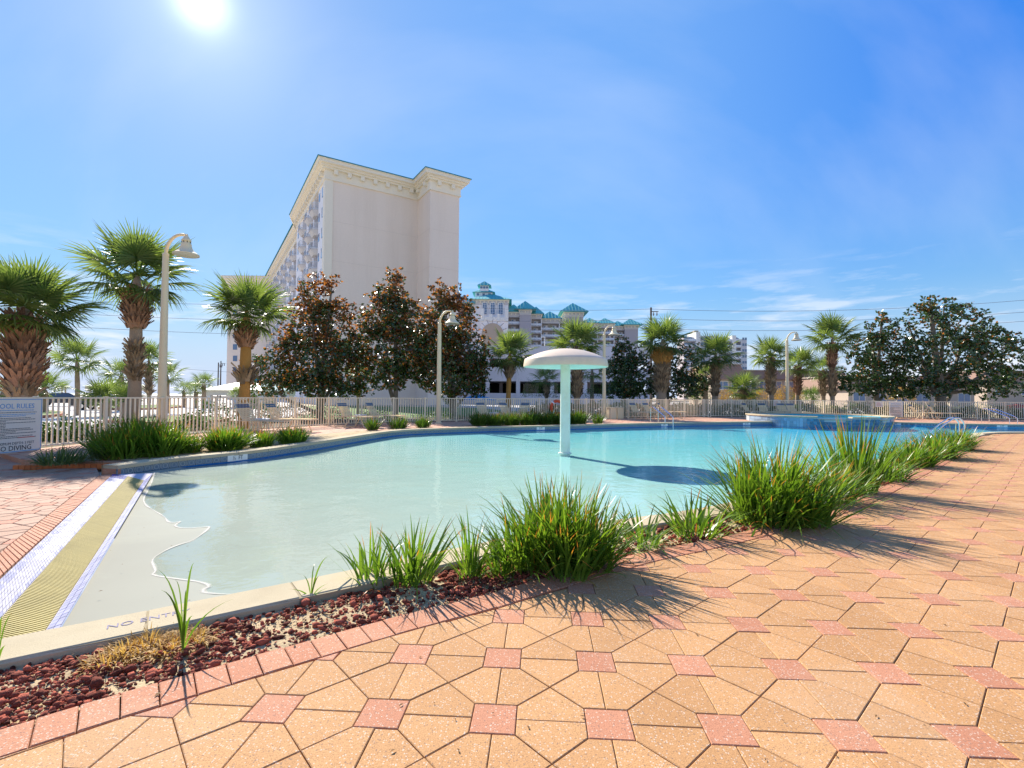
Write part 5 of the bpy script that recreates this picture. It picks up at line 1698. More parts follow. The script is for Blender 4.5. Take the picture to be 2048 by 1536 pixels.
def magnolia(px, Y, lumps, label, rust=.5, nwh=900, trunkpx=6, group='magnolia trees behind the fence', leafL=.17, zg=-.18, cat='magnolia', name='magnolia_tree', forks=5, shadecut=None):
    """lumps: (px, py, half width px, half height px) ellipsoids of the crown outline"""
    base = wp(px, 795, Y); base.z = zg
    nwh = int(nwh*(1.5 if px < 1000 else 1.32))
    root = thing(name, label, cat, base, 0, group)
    k = Y/FPX
    E = []
    r3 = random.Random(int(px)+3)
    sats = []
    for lx, ly, hw, hh in lumps:          # ragged outline: small boughs standing off each lump
        for _ in range(3):
            a_ = r3.uniform(0, 2*PI); f_ = r3.uniform(.26, .42)
            sats.append((lx+math.cos(a_)*hw*.95, ly+math.sin(a_)*hh*.95, hw*f_, hh*f_))
    lumps = list(lumps)+[s_ for s_ in sats if s_[1] < 790]
    for lx, ly, hw, hh in lumps:
        c = wp(lx, ly, Y)
        E.append((np.array([c.x-base.x, 0, c.z-zg]), np.array([hw*k, hw*k*.85, hh*k])))
    vol = np.array([e[1].prod() for e in E])**.72
    pick = rng.choice(len(E), nwh, p=vol/vol.sum())
    d = rng.normal(size=(nwh, 3)); d /= np.linalg.norm(d, axis=1)[:, None]
    rr = 1-np.abs(rng.normal(0, .24, nwh)); rr = np.clip(rr, .15, 1.08)
    C0 = np.array([e[0] for e in E])[pick]; S0 = np.array([e[1] for e in E])[pick]
    Cw = C0+d*S0*rr[:, None]+rng.normal(0, .16, (nwh, 3))
    # gaps: drop whorls in noisy pockets
    ph = np.sin(Cw[:,0]*3.1+px)*np.sin(Cw[:,2]*2.7+px*.3)*np.sin(Cw[:,1]*2.9)
    Cw = Cw[(ph > -.13) | (rng.random(nwh) < .35)]
    d = d[:len(Cw)] if len(d) != len(Cw) else d
    nw = len(Cw)
    ax = Cw-np.average(C0, axis=0); ax /= np.linalg.norm(ax, axis=1)[:, None]+1e-9
    ax = ax*.6+np.array([0, 0, .75])+rng.normal(0, .35, (nw, 3)); ax /= np.linalg.norm(ax, axis=1)[:, None]
    nlf = 8
    A = np.repeat(ax, nlf, 0)
    u = rng.normal(size=(nw*nlf, 3)); u -= A*(u*A).sum(1)[:, None]; u /= np.linalg.norm(u, axis=1)[:, None]
    D = A*rng.uniform(-.1, .75, (nw*nlf, 1))+u; D /= np.linalg.norm(D, axis=1)[:, None]
    P = np.repeat(Cw, nlf, 0)+A*rng.uniform(-.10, .06, (nw*nlf, 1))
    L = 1.15*leafL*rng.uniform(.7, 1.25, nw*nlf)
    V, Q = leaf_quads(P, D, L, L*.27)
    hrel = (Cw[:,2]-Cw[:,2].min())/(np.ptp(Cw[:,2])+1e-9)
    pr = rust*(.25+.95*hrel)*(.55+.9*(np.sin(Cw[:,0]*2.2+1)*np.sin(Cw[:,2]*1.9+px)*.5+.5))
    prl = np.repeat(pr, nlf)
    x = rng.random(nw*nlf)
    mi = np.where(x < prl*.42, 1, np.where(x < prl*.75, 2, 0))
    me = quads_mesh('crown', V, Q, [M['mag'], M['magrust'], M['magdim']], rng.random(nw*nlf), mi, smooth=False)
    link('crown', me, root)
    tr = MB()
    top = max(E, key=lambda e: e[0][2])[0]
    tp = top[2]
    r0 = trunkpx/2*k
    tr.tube([(0,0,0),(.05,0,tp*.25),(top[0]*.4,.05,tp*.55),(top[0]*.8,0,tp*.85),(top[0],0,tp)], [r0*1.3, r0, r0*.7, r0*.4, r0*.15], 8)
    tr.build('trunk', M['limb'], root, True)
    r2 = random.Random(int(px))
    for i in range(forks):
        e = E[i % len(E)]
        l = MB()
        tgt = e[0]+np.array([r2.uniform(-.5,.5)*e[1][0], r2.uniform(-.6,.6)*e[1][1], r2.uniform(-.2,.5)*e[1][2]])
        s0 = tp*r2.uniform(.03, .35)
        p0 = (top[0]*.1, 0, s0); p1 = (tgt[0]*.55, tgt[1]*.5, s0+(tgt[2]-s0)*.45)
        l.tube([p0, p1, tuple(tgt)], [r0*.65, r0*.42, r0*.12], 7); l.build('limb', M['limb'], root, True)
    return root
magnolia(640, 29, [(640,600,34,55),(612,650,55,50),(668,655,46,60),(645,715,75,55),(560,735,52,38),(545,770,42,22),(690,745,42,50),(640,770,60,22)], 'rust-topped magnolia left of the bare wall, with a low skirt to its left', .95, 2100, 13, forks=8)
magnolia(790, 30, [(782,590,32,36),(768,640,52,45),(822,650,54,50),(785,700,76,48),(770,750,48,30),(835,720,42,45)], 'middle magnolia of the rust-coloured three, with visible pale trunks', .75, 1900, 9, forks=7)
magnolia(905, 31, [(893,600,30,28),(905,640,44,42),(876,690,56,48),(936,705,50,50),(900,750,70,42),(945,755,28,36)], 'rightmost rust-coloured magnolia, behind the second lamp post', .9, 1900, 10, forks=7)
magnolia(1248, 41, [(1250,715,26,30),(1248,755,36,36),(1245,780,40,16)], 'narrow dark magnolia right of the third lamp post', .22, 750, 6, leafL=.20)
magnolia(1335, 42, [(1310,715,34,36),(1365,725,34,42),(1300,765,32,30),(1350,770,56,26),(1390,775,18,20)], 'dark wide magnolia behind the tan-booted palm', .30, 1000, 6, leafL=.20)
magnolia(1752, 39, [(1765,660,30,30),(1745,700,44,34),(1775,720,44,50),(1730,750,48,34),(1720,770,40,20),(1775,778,48,18)], 'dark magnolia left of the biggest right-hand tree', .25, 1150, 9, leafL=.20, forks=7)
magnolia(1880, 38, [(1878,618,46,22),(1850,660,50,36),(1925,650,52,40),(1880,705,82,40),(1985,690,48,30),(2020,720,52,40),(1830,740,52,32),(1945,750,60,30),(2035,760,28,24),(1850,780,46,16),(1985,778,44,18)], 'biggest dark spreading tree at the right with several stout trunks', .22, 2300, 16, leafL=.20, forks=11)
M['shrub'] = leaf_mat('shrub_leaf', (.04, .09, .016), (.09, .15, .03), None, .5, .25, .18)
M['shrubgold'] = leaf_mat('golden_shrub', (.30, .17, .04), (.42, .26, .07), None, .7, .35, .1)
def shrub(px, pyt, pyb, hw, Y, label, m='shrub', n=900, leafL=.09, name='shrub', group='shrubs behind the fence', depth=.8, zg=-.18, W=.3):
    c = wp(px, pyb, Y); top = wp(px, pyt, Y).z
    z0 = max(zg, c.z)
    hgt = max(.25, top-z0); rx = hw/FPX*Y
    d = rng.normal(size=(n, 3)); d /= np.linalg.norm(d, axis=1)[:, None]; d[:, 2] = np.abs(d[:, 2])
    r_ = np.clip(1-np.abs(rng.normal(0, .22, n)), .3, 1.05)
    bump = 1+.22*np.sin(d[:,0]*5+px)*np.cos(d[:,1]*4)
    P = d*np.array([rx, max(.3, rx*depth), hgt])*r_[:, None]*bump[:, None]
    P += rng.normal(0, .04, P.shape); P[:, 2] = np.maximum(P[:, 2], .02)
    D = d*.5+rng.normal(0, .6, (n, 3))+np.array([0, 0, .3]); D /= np.linalg.norm(D, axis=1)[:, None]
    L = leafL*rng.uniform(.6, 1.3, n)
    V, Q = leaf_quads(P, D, L, L*W)
    o = link(name, quads_mesh(name, V, Q, M[m], rng.random(n), smooth=False), None, (c.x, Y, z0))
    return tag(o, label, 'shrub', group)
sl_ = [(60,842,888,42,14.2,'clipped dark shrub behind the rules sign edge'),(135,838,890,40,14.4,'dark hedge shrub left of the low grey grass clump'),
       (195,842,885,38,15.0,'hedge shrub with white flowers, behind the biggest grass bush'),(255,838,880,34,16.0,'hedge shrub right of the white flowering one'),
       (425,800,862,42,21.5,'tall leafy shrub behind the leftmost lounge chair'),(505,790,850,36,23.5,'pale flowering shrub between the two leftmost chairs'),
       (570,805,850,46,25.0,'leafy shrub behind the second lounge chair'),(650,812,846,40,27.5,'low shrub below the first magnolia'),
       (380,830,872,34,19.0,'low shrub right of the nearest lamp foot'),
       (760,822,843,50,29.0,'low shrub below the middle magnolia'),(880,822,843,50,30.5,'low shrub below the right rust magnolia'),
       (1075,806,838,40,35.0,'shrub behind the life ring'),(1150,808,838,38,36.0,'shrub behind the mushroom post at the fence'),
       (1065,760,795,24,46.0,'round shrub before the garage wall'),(1125,765,796,26,45.0,'leafy shrub right of the small garage palm'),
       (1195,765,796,28,44.0,'leafy shrub right of the thin-trunked palm'),(1260,805,836,44,38.0,'low shrub behind the beige bins'),
       (1350,806,834,44,39.5,'low shrub behind the three far chairs'),(1440,808,833,42,41.0,'dark shrub right of the gate post'),
       (1510,800,834,40,41.0,'dark shrub under the squat palm'),(1640,803,834,44,41.0,'low shrub under the tallest right palm'),
       (1720,800,834,44,41.0,'green shrub left of the distant rules sign'),(1860,806,836,56,40.5,'dark shrub behind the rightmost lounge chair'),
       (1960,806,838,50,39.5,'dark shrub left of the red parasol'),(1400,770,800,26,44.0,'bushy shrub left of the grey-trunked palm'),
       (1605,770,800,24,47.0,'bushy shrub behind the last lamp post')]
for a in sl_: shrub(*a, n=1000)
hl = resample(offset_line([q for q in fl_ if q.x > 3.5], 2.6), 1.9)
Vh, Qh, Th, nb_ = [], [], [], 0
for q in hl:
    if abs(q.x) > 1.1*q.y or q.x > 40: continue
    n_ = 1500
    d_ = rng.normal(size=(n_, 3)); d_ /= np.linalg.norm(d_, axis=1)[:, None]; d_[:, 2] = np.abs(d_[:, 2])
    hh_ = rnd.uniform(.85, 1.05)
    P_ = d_*np.array([1.35, .6, hh_])*np.clip(1-np.abs(rng.normal(0, .18, n_)), .35, 1.05)[:, None]+rng.normal(0, .05, (n_, 3))
    P_[:, 2] = np.maximum(P_[:, 2], .02); P_ += np.array([q.x, q.y, -.14])
    D_ = d_*.6+rng.normal(0, .6, (n_, 3)); D_ /= np.linalg.norm(D_, axis=1)[:, None]
    L_ = .13*rng.uniform(.6, 1.3, n_)
    V_, Q_ = leaf_quads(P_, D_, L_, L_*.38)
    Vh.append(V_); Qh.append(Q_+nb_); Th.append(rng.random(n_)); nb_ += len(V_)
o = link('hedge', quads_mesh('hedge', np.vstack(Vh), np.vstack(Qh), M['shrub'], np.concatenate(Th), smooth=False))
tag(o, 'continuous low dark hedge close behind the right half of the fence', 'hedge')
for a in [(1462,778,800,26,43.0,'golden dry shrub left of the squat palm'),(1528,776,800,34,43.5,'golden dry shrub right of the squat palm'),
          (1575,772,800,30,44.0,'golden dry shrub at the lamp post behind the spa'),(1800,772,800,26,44.0,'golden brown shrub between the two dark right-hand trees')]:
    shrub(*a, m='shrubgold', n=900, leafL=.16, W=.12, group='golden dry shrubs')
# ------------------------------------------------------------------ buildings
M['stucco'] = mat('pale_stucco', (.82, .69, .57), .85, .05, .25, 6, .05, stain=(.70, .565, .44), stain_amt=.34, stain_scale=.55, stretch=(1, 1, .07))
M['stuccow'] = mat('white_stucco', (.84, .80, .79), .85, .05, .25, 6, .04)
M['trimc'] = mat('cream_trim', (.84, .75, .60), .75, .05, .3, 6, .04)
M['grayw'] = mat('mauve_stucco', (.44, .40, .42), .85, .06, .2, 5, .05)
M['teal'] = mat('teal_metal_roof', (.10, .42, .42), .75, .10, .2, 3, .08)
M['tealedge'] = mat('teal_edge', (.04, .25, .30), .4, .1, .2, 3, .05)
M['slab'] = mat('balcony_slab', (.60, .56, .54), .8, .06, .2, 4, .05)
M['rail'] = mat('balcony_rail', (.66, .70, .76), .6, .05, .2, 4, .05)
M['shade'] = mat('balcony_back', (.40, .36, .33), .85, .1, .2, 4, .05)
M['winblue'] = mat('blue_window', (.08, .15, .26), .08, .2, .3, 4, .1, spec=.9)
M['concrete'] = mat('garage_concrete', (.62, .60, .62), .85, .07, .2, 5, .06)
M['brown'] = mat('brown_shingle', (.32, .205, .155), .9, .15, 1.0, 14, .15)
M['tanwall'] = mat('tan_wall', (.46, .37, .29), .85, .08, .3, 6, .05)
M['aptgray'] = mat('apartment_grey', (.52, .53, .56), .85, .06, .2, 5, .05)

# --- the tall block with the blank end wall
Y0 = 70.0
A0 = wp(652, 353, Y0); ztop_f = A0.z              # bottom of the frieze at the front corner
ev = Vector((.845, .535)).normalized(); dv = Vector((-ev.y, ev.x))
Apt = Vector((A0.x, A0.y))
B = Apt+ev*14.1; Cc = B-dv*5.0; D = Cc+ev*4.9
GZ = -.2
def wallfaces(mb, line, z0, z1):
    vs = [(q.x, q.y, z) for q in line for z in (z0, z1)]
    mb.add(vs, [(2*i, 2*i+2, 2*i+3, 2*i+1) for i in range(len(line)-1)])
def cornice(line, prof, m, parent, name, ends=True):
    """line walked with the building on its left; prof (outward, z)"""
    L = line
    mb = MB(); n = len(prof)
    offs = []
    for i, p_ in enumerate(L):
        if i == 0: t1 = t2 = (L[1]-L[0]).normalized()
        elif i == len(L)-1: t1 = t2 = (L[i]-L[i-1]).normalized()
        else: t1, t2 = (L[i]-L[i-1]).normalized(), (L[i+1]-L[i]).normalized()
        n1, n2 = Vector((t1.y, -t1.x)), Vector((t2.y, -t2.x))
        offs.append((n1+n2)/max(.25, 1+n1.dot(n2)))
    for i, p_ in enumerate(L):
        for o_, z in prof:
            q = p_+offs[i]*o_; mb.v.append((q.x, q.y, z))
    for i in range(len(L)-1):
        for k in range(n-1):
            mb.f.append([i*n+k, (i+1)*n+k, (i+1)*n+k+1, i*n+k+1]); mb.m.append(0); mb.t.append(.5)
    if ends:
        for i in (0, len(L)-1): mb.f.append([i*n+k for k in range(n)]); mb.m.append(0); mb.t.append(.5)
    return mb.build(name, m, parent)
tower = thing('apartment_building', 'tall pale block with blank end wall, bracketed cornice and balconies on its left side', 'building', (Apt.x, Apt.y, GZ))
def rel(mesh_obj):                      # geometry was written in world space: keep it there under the Empty
    mesh_obj.location = -Vector((Apt.x, Apt.y, GZ)); return mesh_obj
u1 = 26.0                               # length of the higher front block along the left facade
uE = 92.0
P1 = Apt+dv*u1
left1 = Apt
zf0, zf1 = ztop_f-.15, ztop_f+1.05
plan = [P1, Apt, B, Cc, D, D+dv*16]
mb = MB(); wallfaces(mb, [Apt, B, Cc, D, D+dv*16], GZ, zf0); rel(mb.build('end_wall', M['stucco'], tower))
# corner pilaster and horizontal joints
for frac in ():
    pass
mb = MB()
for z in (8.8, 14.8, 20.8, 26.6):
    for a, b in ((Apt, B), (B, Cc), (Cc, D)):
        t = (b-a).normalized(); nn_ = Vector((t.y, -t.x))
        p0, p1 = a+nn_*.02, b+nn_*.02
        mb.add([(p0.x,p0.y,z),(p1.x,p1.y,z),(p1.x,p1.y,z+.07),(p0.x,p0.y,z+.07)], [(0,1,2,3)])
rel(mb.build('joint_line', mat('stucco_joint', (.75, .63, .525), .9, .1), tower))
mb = MB()
pl = [Apt-ev*.12-dv*.12, Apt+ev*1.0-dv*.12]
wallfaces(mb, [Apt+dv*1.2-ev*.12, pl[0], pl[1], Apt+ev*1.0], GZ, zf0); rel(mb.build('corner_pilaster', M['trimc'], tower))
prof = [(.0,zf0-.25),(.22,zf0-.25),(.22,zf0-.02),(.15,zf0),(.15,zf1),(.55,zf1+.02),(.55,zf1+.26),(.80,zf1+.30),(.80,zf1+.56),(1.2,zf1+.60),(1.2,zf1+.98),(1.32,zf1+1.02),(1.32,zf1+1.14)]
rel(cornice(plan, prof, M['trimc'], tower, 'cornice'))
rel(cornice(plan, [(1.28,zf1+1.15),(1.44,zf1+1.15),(1.44,zf1+1.25),(-4.0,zf1+1.6)], M['tealedge'], tower, 'roof_edge', False))
mb = MB(); mb.prism([(q.x, q.y) for q in [P1, Apt, B, D+dv*16, P1+ev*16]], zf1+.5, zf1+1.1); rel(mb.build('roof', M['teal'], tower))
bk = MB(); bk.cbox(0, 0, 0, .55, .5, .6)
bkm = bk.mesh('bracket', M['trimc'])
def brackets(a, b, step, z, inset_=1.3):
    t = (b-a).normalized(); nn_ = Vector((t.y, -t.x)); L = (b-a).length
    n = max(1, int((L-2*inset_)/step))
    for i in range(n+1):
        q = a+t*(inset_+(L-2*inset_)*i/n)+nn_*.40
        link('bracket', bkm, tower, (q.x-Apt.x, q.y-Apt.y, z-GZ), (0, 0, math.atan2(t.y, t.x)))
zb = zf1-.33
brackets(Apt, B, 1.85, zb); brackets(B, Cc, 1.85, zb, 1.0); brackets(Cc, D, 1.85, zb); brackets(P1, Apt, 1.6, zb)
# left facade : u along dv, outward = -ev
FH = 3.05
ztopfl = zf0-.3
def fu(u, o=0.0): return Apt+dv*u-ev*o
mb = MB(); wallfaces(mb, [fu(uE), fu(u1, -.6), ], GZ, zf0-1.0); wallfaces(mb, [fu(u1, -.6), fu(u1)], GZ, zf0); 
# front block left wall with recesses for the balcony stacks
def facade(u_list, o_top, ztop):
    mbw, mbs = MB(), MB()
    for kind, ua, ub in u_list:
        if kind == 'wall':
            wallfaces(mbw, [fu(ub, o_top), fu(ua, o_top)], GZ, ztop)
        else:
            wallfaces(mbs, [fu(ub, o_top), fu(ub, o_top-1.6), fu(ua, o_top-1.6), fu(ua, o_top)], GZ, ztop)
    rel(mbw.build('facade_wall', M['stuccow'], tower)); rel(mbs.build('balcony_recess', M['stuccow'], tower))
wm = MB(); wm.cbox(0, 0, 0, 1.1, .1, 1.5); wmesh = wm.mesh('window', M['winblue'])
wn = MB(); wn.cbox(0, 0, 0, .7, .1, 1.2); wmesh2 = wn.mesh('window', M['winblue'])
pn = MB(); pn.cbox(.32, -.07, 0, .40, .03, 1.42); pmesh = pn.mesh('shutter', M['rail'])
def balcony_mesh(w, dep):
    mb = MB()
    poly = [(-w/2,0),(-w/2+.55,-dep),(w/2-.55,-dep),(w/2,0)]
    mb.prism(poly[::-1] if False else poly, -.14, 0)
    low = [(-w/2+.3,0),(-w/2+.75,-dep*.55),(w/2-.75,-dep*.55),(w/2-.3,0)]
    n = 4
    vs = [(x,y,-.15) for x,y in poly]+[(x,y,-.9) for x,y in low]
    mb.add(vs, [(0,1,5,4),(1,2,6,5),(2,3,7,6),(4,5,6,7)])
    return mb.mesh('balcony', M['slab'])
def rail_mesh(w, dep):
    mb = MB()
    poly = [Vector((-w/2,0)),Vector((-w/2+.55,-dep)),Vector((w/2-.55,-dep)),Vector((w/2,0))]
    for a, b in zip(poly[:-1], poly[1:]):
        for z in (.1, 1.02): mb.tube([(a.x,a.y,z),(b.x,b.y,z)], .035, 4)
        n = max(2, int((b-a).length/.16))
        for i in range(n+1):
            q = a.lerp(b, i/n); mb.tube([(q.x,q.y,0),(q.x,q.y,1.0)], .02, 3, False)
    return mb.mesh('balcony_rail', M['rail'])
bme, bre = balcony_mesh(3.0, .95), rail_mesh(3.0, .95)
be = MB(); be.cbox(0, -.47, -.07, 2.0, .97, .10); bem = be.mesh('slab_edge', M['grayw'])
anf = math.atan2(-dv.y, -dv.x)
nfl = 11
def place_w(me, u, z, o): 
    q = fu(u, o); return link(me.name.split('.')[0], me, tower, (q.x-Apt.x, q.y-Apt.y, z-GZ), (0, 0, anf))
segs = [('wall',0,5.2),('rec',5.2,8.6),('wall',8.6,9.4),('rec',9.4,12.6),('wall',12.6,15.4),('rec',15.4,19.4),('wall',19.4,26)]
facade(segs, 0.0, zf0)
mb = MB(); mb.prism([(q.x, q.y) for q in [fu(u1-.1, -.02), fu(.1, -.02), fu(.1, -2.2), fu(u1-.1, -2.2)]], zf0-.35, zf0-.02); rel(mb.build('soffit', M['stuccow'], tower))
def floors(ul, kind, o, ztop, n=9, dz=0):
    for u in ul:
        for f in range(n):
            z = ztop-2.9-f*FH-dz
            if kind == 'win':
                w_ = place_w(wmesh, u, z+1.5, o+.0); link('shutter', pmesh, w_)
            elif kind == 'nar': place_w(wmesh2, u, z+1.4, o)
            elif kind == 'dark':
                d_ = MB(); d_.cbox(0, 0, 0, 2.2, .1, 2.1); place_w(WD, u, z+1.1, o-1.58)
            else:
                b_ = place_w(bme, u, z, o-.05); link('balcony_rail', bre, b_); e_ = link('slab_edge', bem, b_, (0, -.06, .02))
d_ = MB(); d_.cbox(0, 0, 0, 2.2, .1, 2.1); WD = d_.mesh('balcony_door', M['winblue'])
floors([1.9], 'win', 0, zf0); floors([4.4], 'nar', 0, zf0); floors([6.9, 11.0, 17.4], 'bal', 0, zf0); floors([6.9, 11, 17.4], 'dark', 0, zf0)
floors([14.0, 21.5, 24], 'nar', 0, zf0, dz=.3)
# the longer, slightly lower rear block
zr = zf0-1.0
segs2 = []
u = u1
while u < uE-12:
    segs2 += [('wall',u,u+4),('rec',u+4,u+7.6),('wall',u+7.6,u+10),('rec',u+10,u+13.4)]
    floors([u+5.8, u+11.7], 'bal', -.6, zr, 8); floors([u+5.8, u+11.7], 'dark', -.6, zr, 8); floors([u+2, u+8.8], 'nar', -.6, zr, 8)
    u += 13.4
segs2.append(('wall', u, uE))
facade(segs2, -.6, zr)
mb = MB(); mb.prism([(q.x, q.y) for q in [fu(uE, -.62), fu(u1+.1, -.62), fu(u1+.1, -2.8), fu(uE, -2.8)]], zr-.35, zr-.02); rel(mb.build('soffit', M['stuccow'], tower))
plan2 = [fu(uE, -.6), fu(u1+.2, -.6)]
prof2 = [(o_*.8, z-1.2) for o_, z in prof]
rel(cornice(plan2, prof2, M['trimc'], tower, 'cornice'))
rel(cornice(plan2, [(1.0,zf1+.15),(1.2,zf1+.15),(1.2,zf1+.28),(-4,zf1+.6)], M['tealedge'], tower, 'roof_edge', False))
for i in range(40):
    q = fu(u1+1.5+i*1.62, -.6+.34); link('bracket', bkm, tower, (q.x-Apt.x, q.y-Apt.y, zb-1.2-GZ), (0, 0, anf))
# far wing seen left of the palm
q0, q1 = wp(452, 790, 132), wp(508, 790, 132)
zt = wp(480, 562, 132).z
mb = MB(); mb.box(q0.x, q1.x+14, 132, 150, GZ, zt-1.2); rel(mb.build('wing_wall', M['stucco'], tower))
mb = MB()
for k, (o_, za, zc) in enumerate(((.3,-1.2,-.4),(.8,-.4,.4),(1.3,.4,1.1))): mb.box(q0.x-o_, q1.x+14+o_, 132-o_, 150+o_, zt+za+.003*k, zt+zc)
rel(mb.build('cornice', M['trimc'], tower))
mb = MB(); x0, x1 = q0.x-1.5, q1.x+15.5
mb.add([(x0,130.5,zt+1.12),(x1,130.5,zt+1.12),(x1,151.5,zt+1.12),(x0,151.5,zt+1.12),(x0+6,140,zt+2.4),(x1-6,140,zt+2.4)], [(0,1,5,4),(1,2,5),(2,3,4,5),(3,0,4)])
rel(mb.build('roof', M['trimc'], tower))
for pxw in (470,):
    for f in range(7):
        q = wp(pxw, 740-f*23, 131.95); link('window', wmesh, tower, (q.x-Apt.x, q.y-Apt.y, q.z-GZ))
# podium behind the magnolias
mb = MB()
pq0, pq1 = wp(540, 795, 66), wp(985, 795, 66)
rel(mb.build('podium_line', M['grayw'], tower)) if False else None

# --- parking garage
YG = 92.0
def X(px, Y): return wp(px, 780, Y).x
def Zp(py, Y, px=1100): return wp(px, py, Y).z
gar = thing('parking_garage', 'long pale concrete parking garage with dark open bays behind the palms', 'garage', (X(560, YG), YG, GZ))
gl_ = Vector((X(560, YG), YG, GZ))
xa, xb = 0.0, X(1300, YG)-gl_.x
def gz(py): return Zp(py, YG)-GZ
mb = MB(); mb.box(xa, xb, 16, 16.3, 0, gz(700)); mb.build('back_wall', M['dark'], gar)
for pyt, pyb in ((735, 763), (787, 800), (692, 711)):
    mb = MB(); mb.box(xa, xb, -.1, .25, gz(pyb) if pyb < 800 else 0, gz(pyt)); mb.build('parapet', M['concrete'], gar)
for pyy in (741, 695):
    mb = MB(); mb.box(xa, xb, .25, 16, gz(pyy+22)-.05, gz(pyy+22)+.3); mb.build('floor_slab', M['concrete'], gar)
for pxx in (575, 645, 715, 785, 855, 925, 975, 1036, 1104, 1170, 1236, 1298):
    mb = MB(); mb.cbox(X(pxx, YG)-gl_.x, .1, gz(700)/2, .75, .8, gz(700)); mb.build('column', M['concrete'], gar)
for pxx in (1000, 1056, 1078, 1120, 1190):
    mb = MB(); mb.cbox(X(pxx, YG)-gl_.x, 8, 2.6, .7, .7, 5.2); mb.build('column', M['grayw'], gar)
mb = MB(); mb.box(X(1050, YG)-gl_.x, X(1080, YG)-gl_.x, 15.8, 15.95, gz(785), gz(764)); mb.build('far_opening', M['stuccow'], gar)
mb = MB(); mb.box(xa, X(955, YG)-gl_.x, -.2, -.11, gz(800), gz(690)); mb.build('infill_wall', M['concrete'], gar)
lp_ = wp(1092, 795, 88)
lpole = thing('garage_light_pole', 'thin white light pole on the garage roof, left above the mushroom cap', 'light pole', (lp_.x, 92.5, wp(1092, 712, 92.5).z))
mb = MB(); mb.tube([(0,0,0),(0,0,wp(1092, 674, 92.5).z-wp(1092, 712, 92.5).z)], .09, 8); mb.build('pole', M['white'], lpole)
mb = MB(); mb.cbox(-.25, 0, wp(1092, 674, 92.5).z-wp(1092, 712, 92.5).z, .7, .3, .14); mb.build('lamp_head', M['white'], lpole)

# --- teal roofed resort hotel far behind
hot = thing('hotel', 'big far hotel with teal hip roofs, stacked balconies and a tiered cupola', 'hotel', (0, 200, 0))
def hipped(x0, x1, y0, y1, ze, zr_, over=1.0, name='roof', parent=hot, m='teal'):
    mb = MB()
    x0 -= over; x1 += over; y0 -= over; y1 += over
    w, d = x1-x0, y1-y0
    r = min(w, d)/2
    if w >= d: ra, rb = (x0+r, (y0+y1)/2), (x1-r, (y0+y1)/2)
    else: ra, rb = ((x0+x1)/2, y0+r), ((x0+x1)/2, y1-r)
    if (Vector(rb)-Vector(ra)).length < .4: rb = (ra[0]+.2, ra[1]+.2)
    vs = [(x0,y0,ze),(x1,y0,ze),(x1,y1,ze),(x0,y1,ze),(ra[0],ra[1],zr_),(rb[0],rb[1],zr_)]
    fs = [(0,1,5,4),(1,2,5),(2,3,4,5),(3,0,4)] if w >= d else [(0,1,4),(1,2,5,4),(2,3,5),(3,0,4,5)]
    mb.add(vs, fs+[(3,2,1,0)])
    o = mb.build(name, M[m], parent)
    o.location = -Vector(parent.location)
    # seams standing on the front slope
    s = MB()
    n = max(3, int(w/1.3))
    for i in range(1, n):
        x = x0+w*i/n
        if w >= d: t = min(1, min(x-x0, x1-x)/r)
        else: t = min(1, min(x-x0, x1-x)/(w/2))
        yt = y0+(r if w >= d else r)*t; zt_ = ze+(zr_-ze)*t
        if t > .05: s.tube([(x, y0, ze+.03), (x, yt, zt_+.03)], .07, 4, False)
    s.build('seam', M[m], o)
    return o
def wb(x0, x1, y0, y1, z0, z1, m, name, parent=hot):
    mb = MB(); mb.box(x0, x1, y0, y1, z0, z1); o = mb.build(name, m, parent); o.location = -Vector(parent.location); return o
def eave(x0, x1, Y, ze, parent=hot, dep=14):
    # bracketed cornice under the roof
    o = wb(x0-.45, x1+.45, Y-.45, Y+dep, ze-.5, ze-.02, M['trimc'], 'cornice', parent)
    wb(x0-.12, x1+.12, Y-.12, Y+dep, ze-2.2, ze-.52, M['slab'], 'frieze', parent)
    mb = MB(); n = max(2, int((x1-x0)/1.6))
    for i in range(n+1):
        x = x0+(x1-x0)*i/n; mb.cbox(x, Y-.28, ze-.95, .5, .34, .8)
    b = mb.build('bracket_row', M['trimc'], o)
def balc_bay(p0, p1, pe, Y, parent=hot, apex=None, floor=3.05, nf=9, rec=2.0, dark_side=False):
    x0, x1, ze = X(p0, Y), X(p1, Y), wp((p0+p1)/2, pe, Y).z
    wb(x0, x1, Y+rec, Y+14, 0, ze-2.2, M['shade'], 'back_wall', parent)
    wb(x0-.15, x0+.2, Y+.1, Y+rec, 0, ze-2.2, M['stuccow'], 'fin_wall', parent)
    wb(x1-.2, x1+.15, Y+.1, Y+rec, 0, ze-2.2, M['stuccow'], 'fin_wall', parent)
    for f in range(nf):
        z = ze-2.2-2.9-f*floor
        if z < 2: break
        b = wb(x0-.1, x1+.1, Y-.3, Y+rec-.01, z-.22, z, M['slab'], 'balcony', parent)
        r = MB(); r.box(x0, x1, Y-.27, Y-.20, z+.15, z+1.05)
        r.build('balcony_rail', M['rail'], b)
        nb_ = max(1, int((x1-x0)/3.2))
        for k in range(nb_):
            cx_ = x0+(x1-x0)*(k+.5)/nb_
            d = wb(cx_-.9, cx_+.9, Y+rec-.08, Y+rec-.01, z+.05, z+2.25, M['stuccow'], 'balcony_door', parent)
            g = MB(); g.box(cx_-.75, cx_-.05, Y+rec-.12, Y+rec-.085, z+.2, z+2.1); g.build('pane', M['winblue'], d)
    eave(x0, x1, Y, ze, parent)
    if apex is not None: hipped(x0, x1, Y, Y+14, ze, wp((p0+p1)/2, apex, Y+7).z, 1.2, parent=parent)
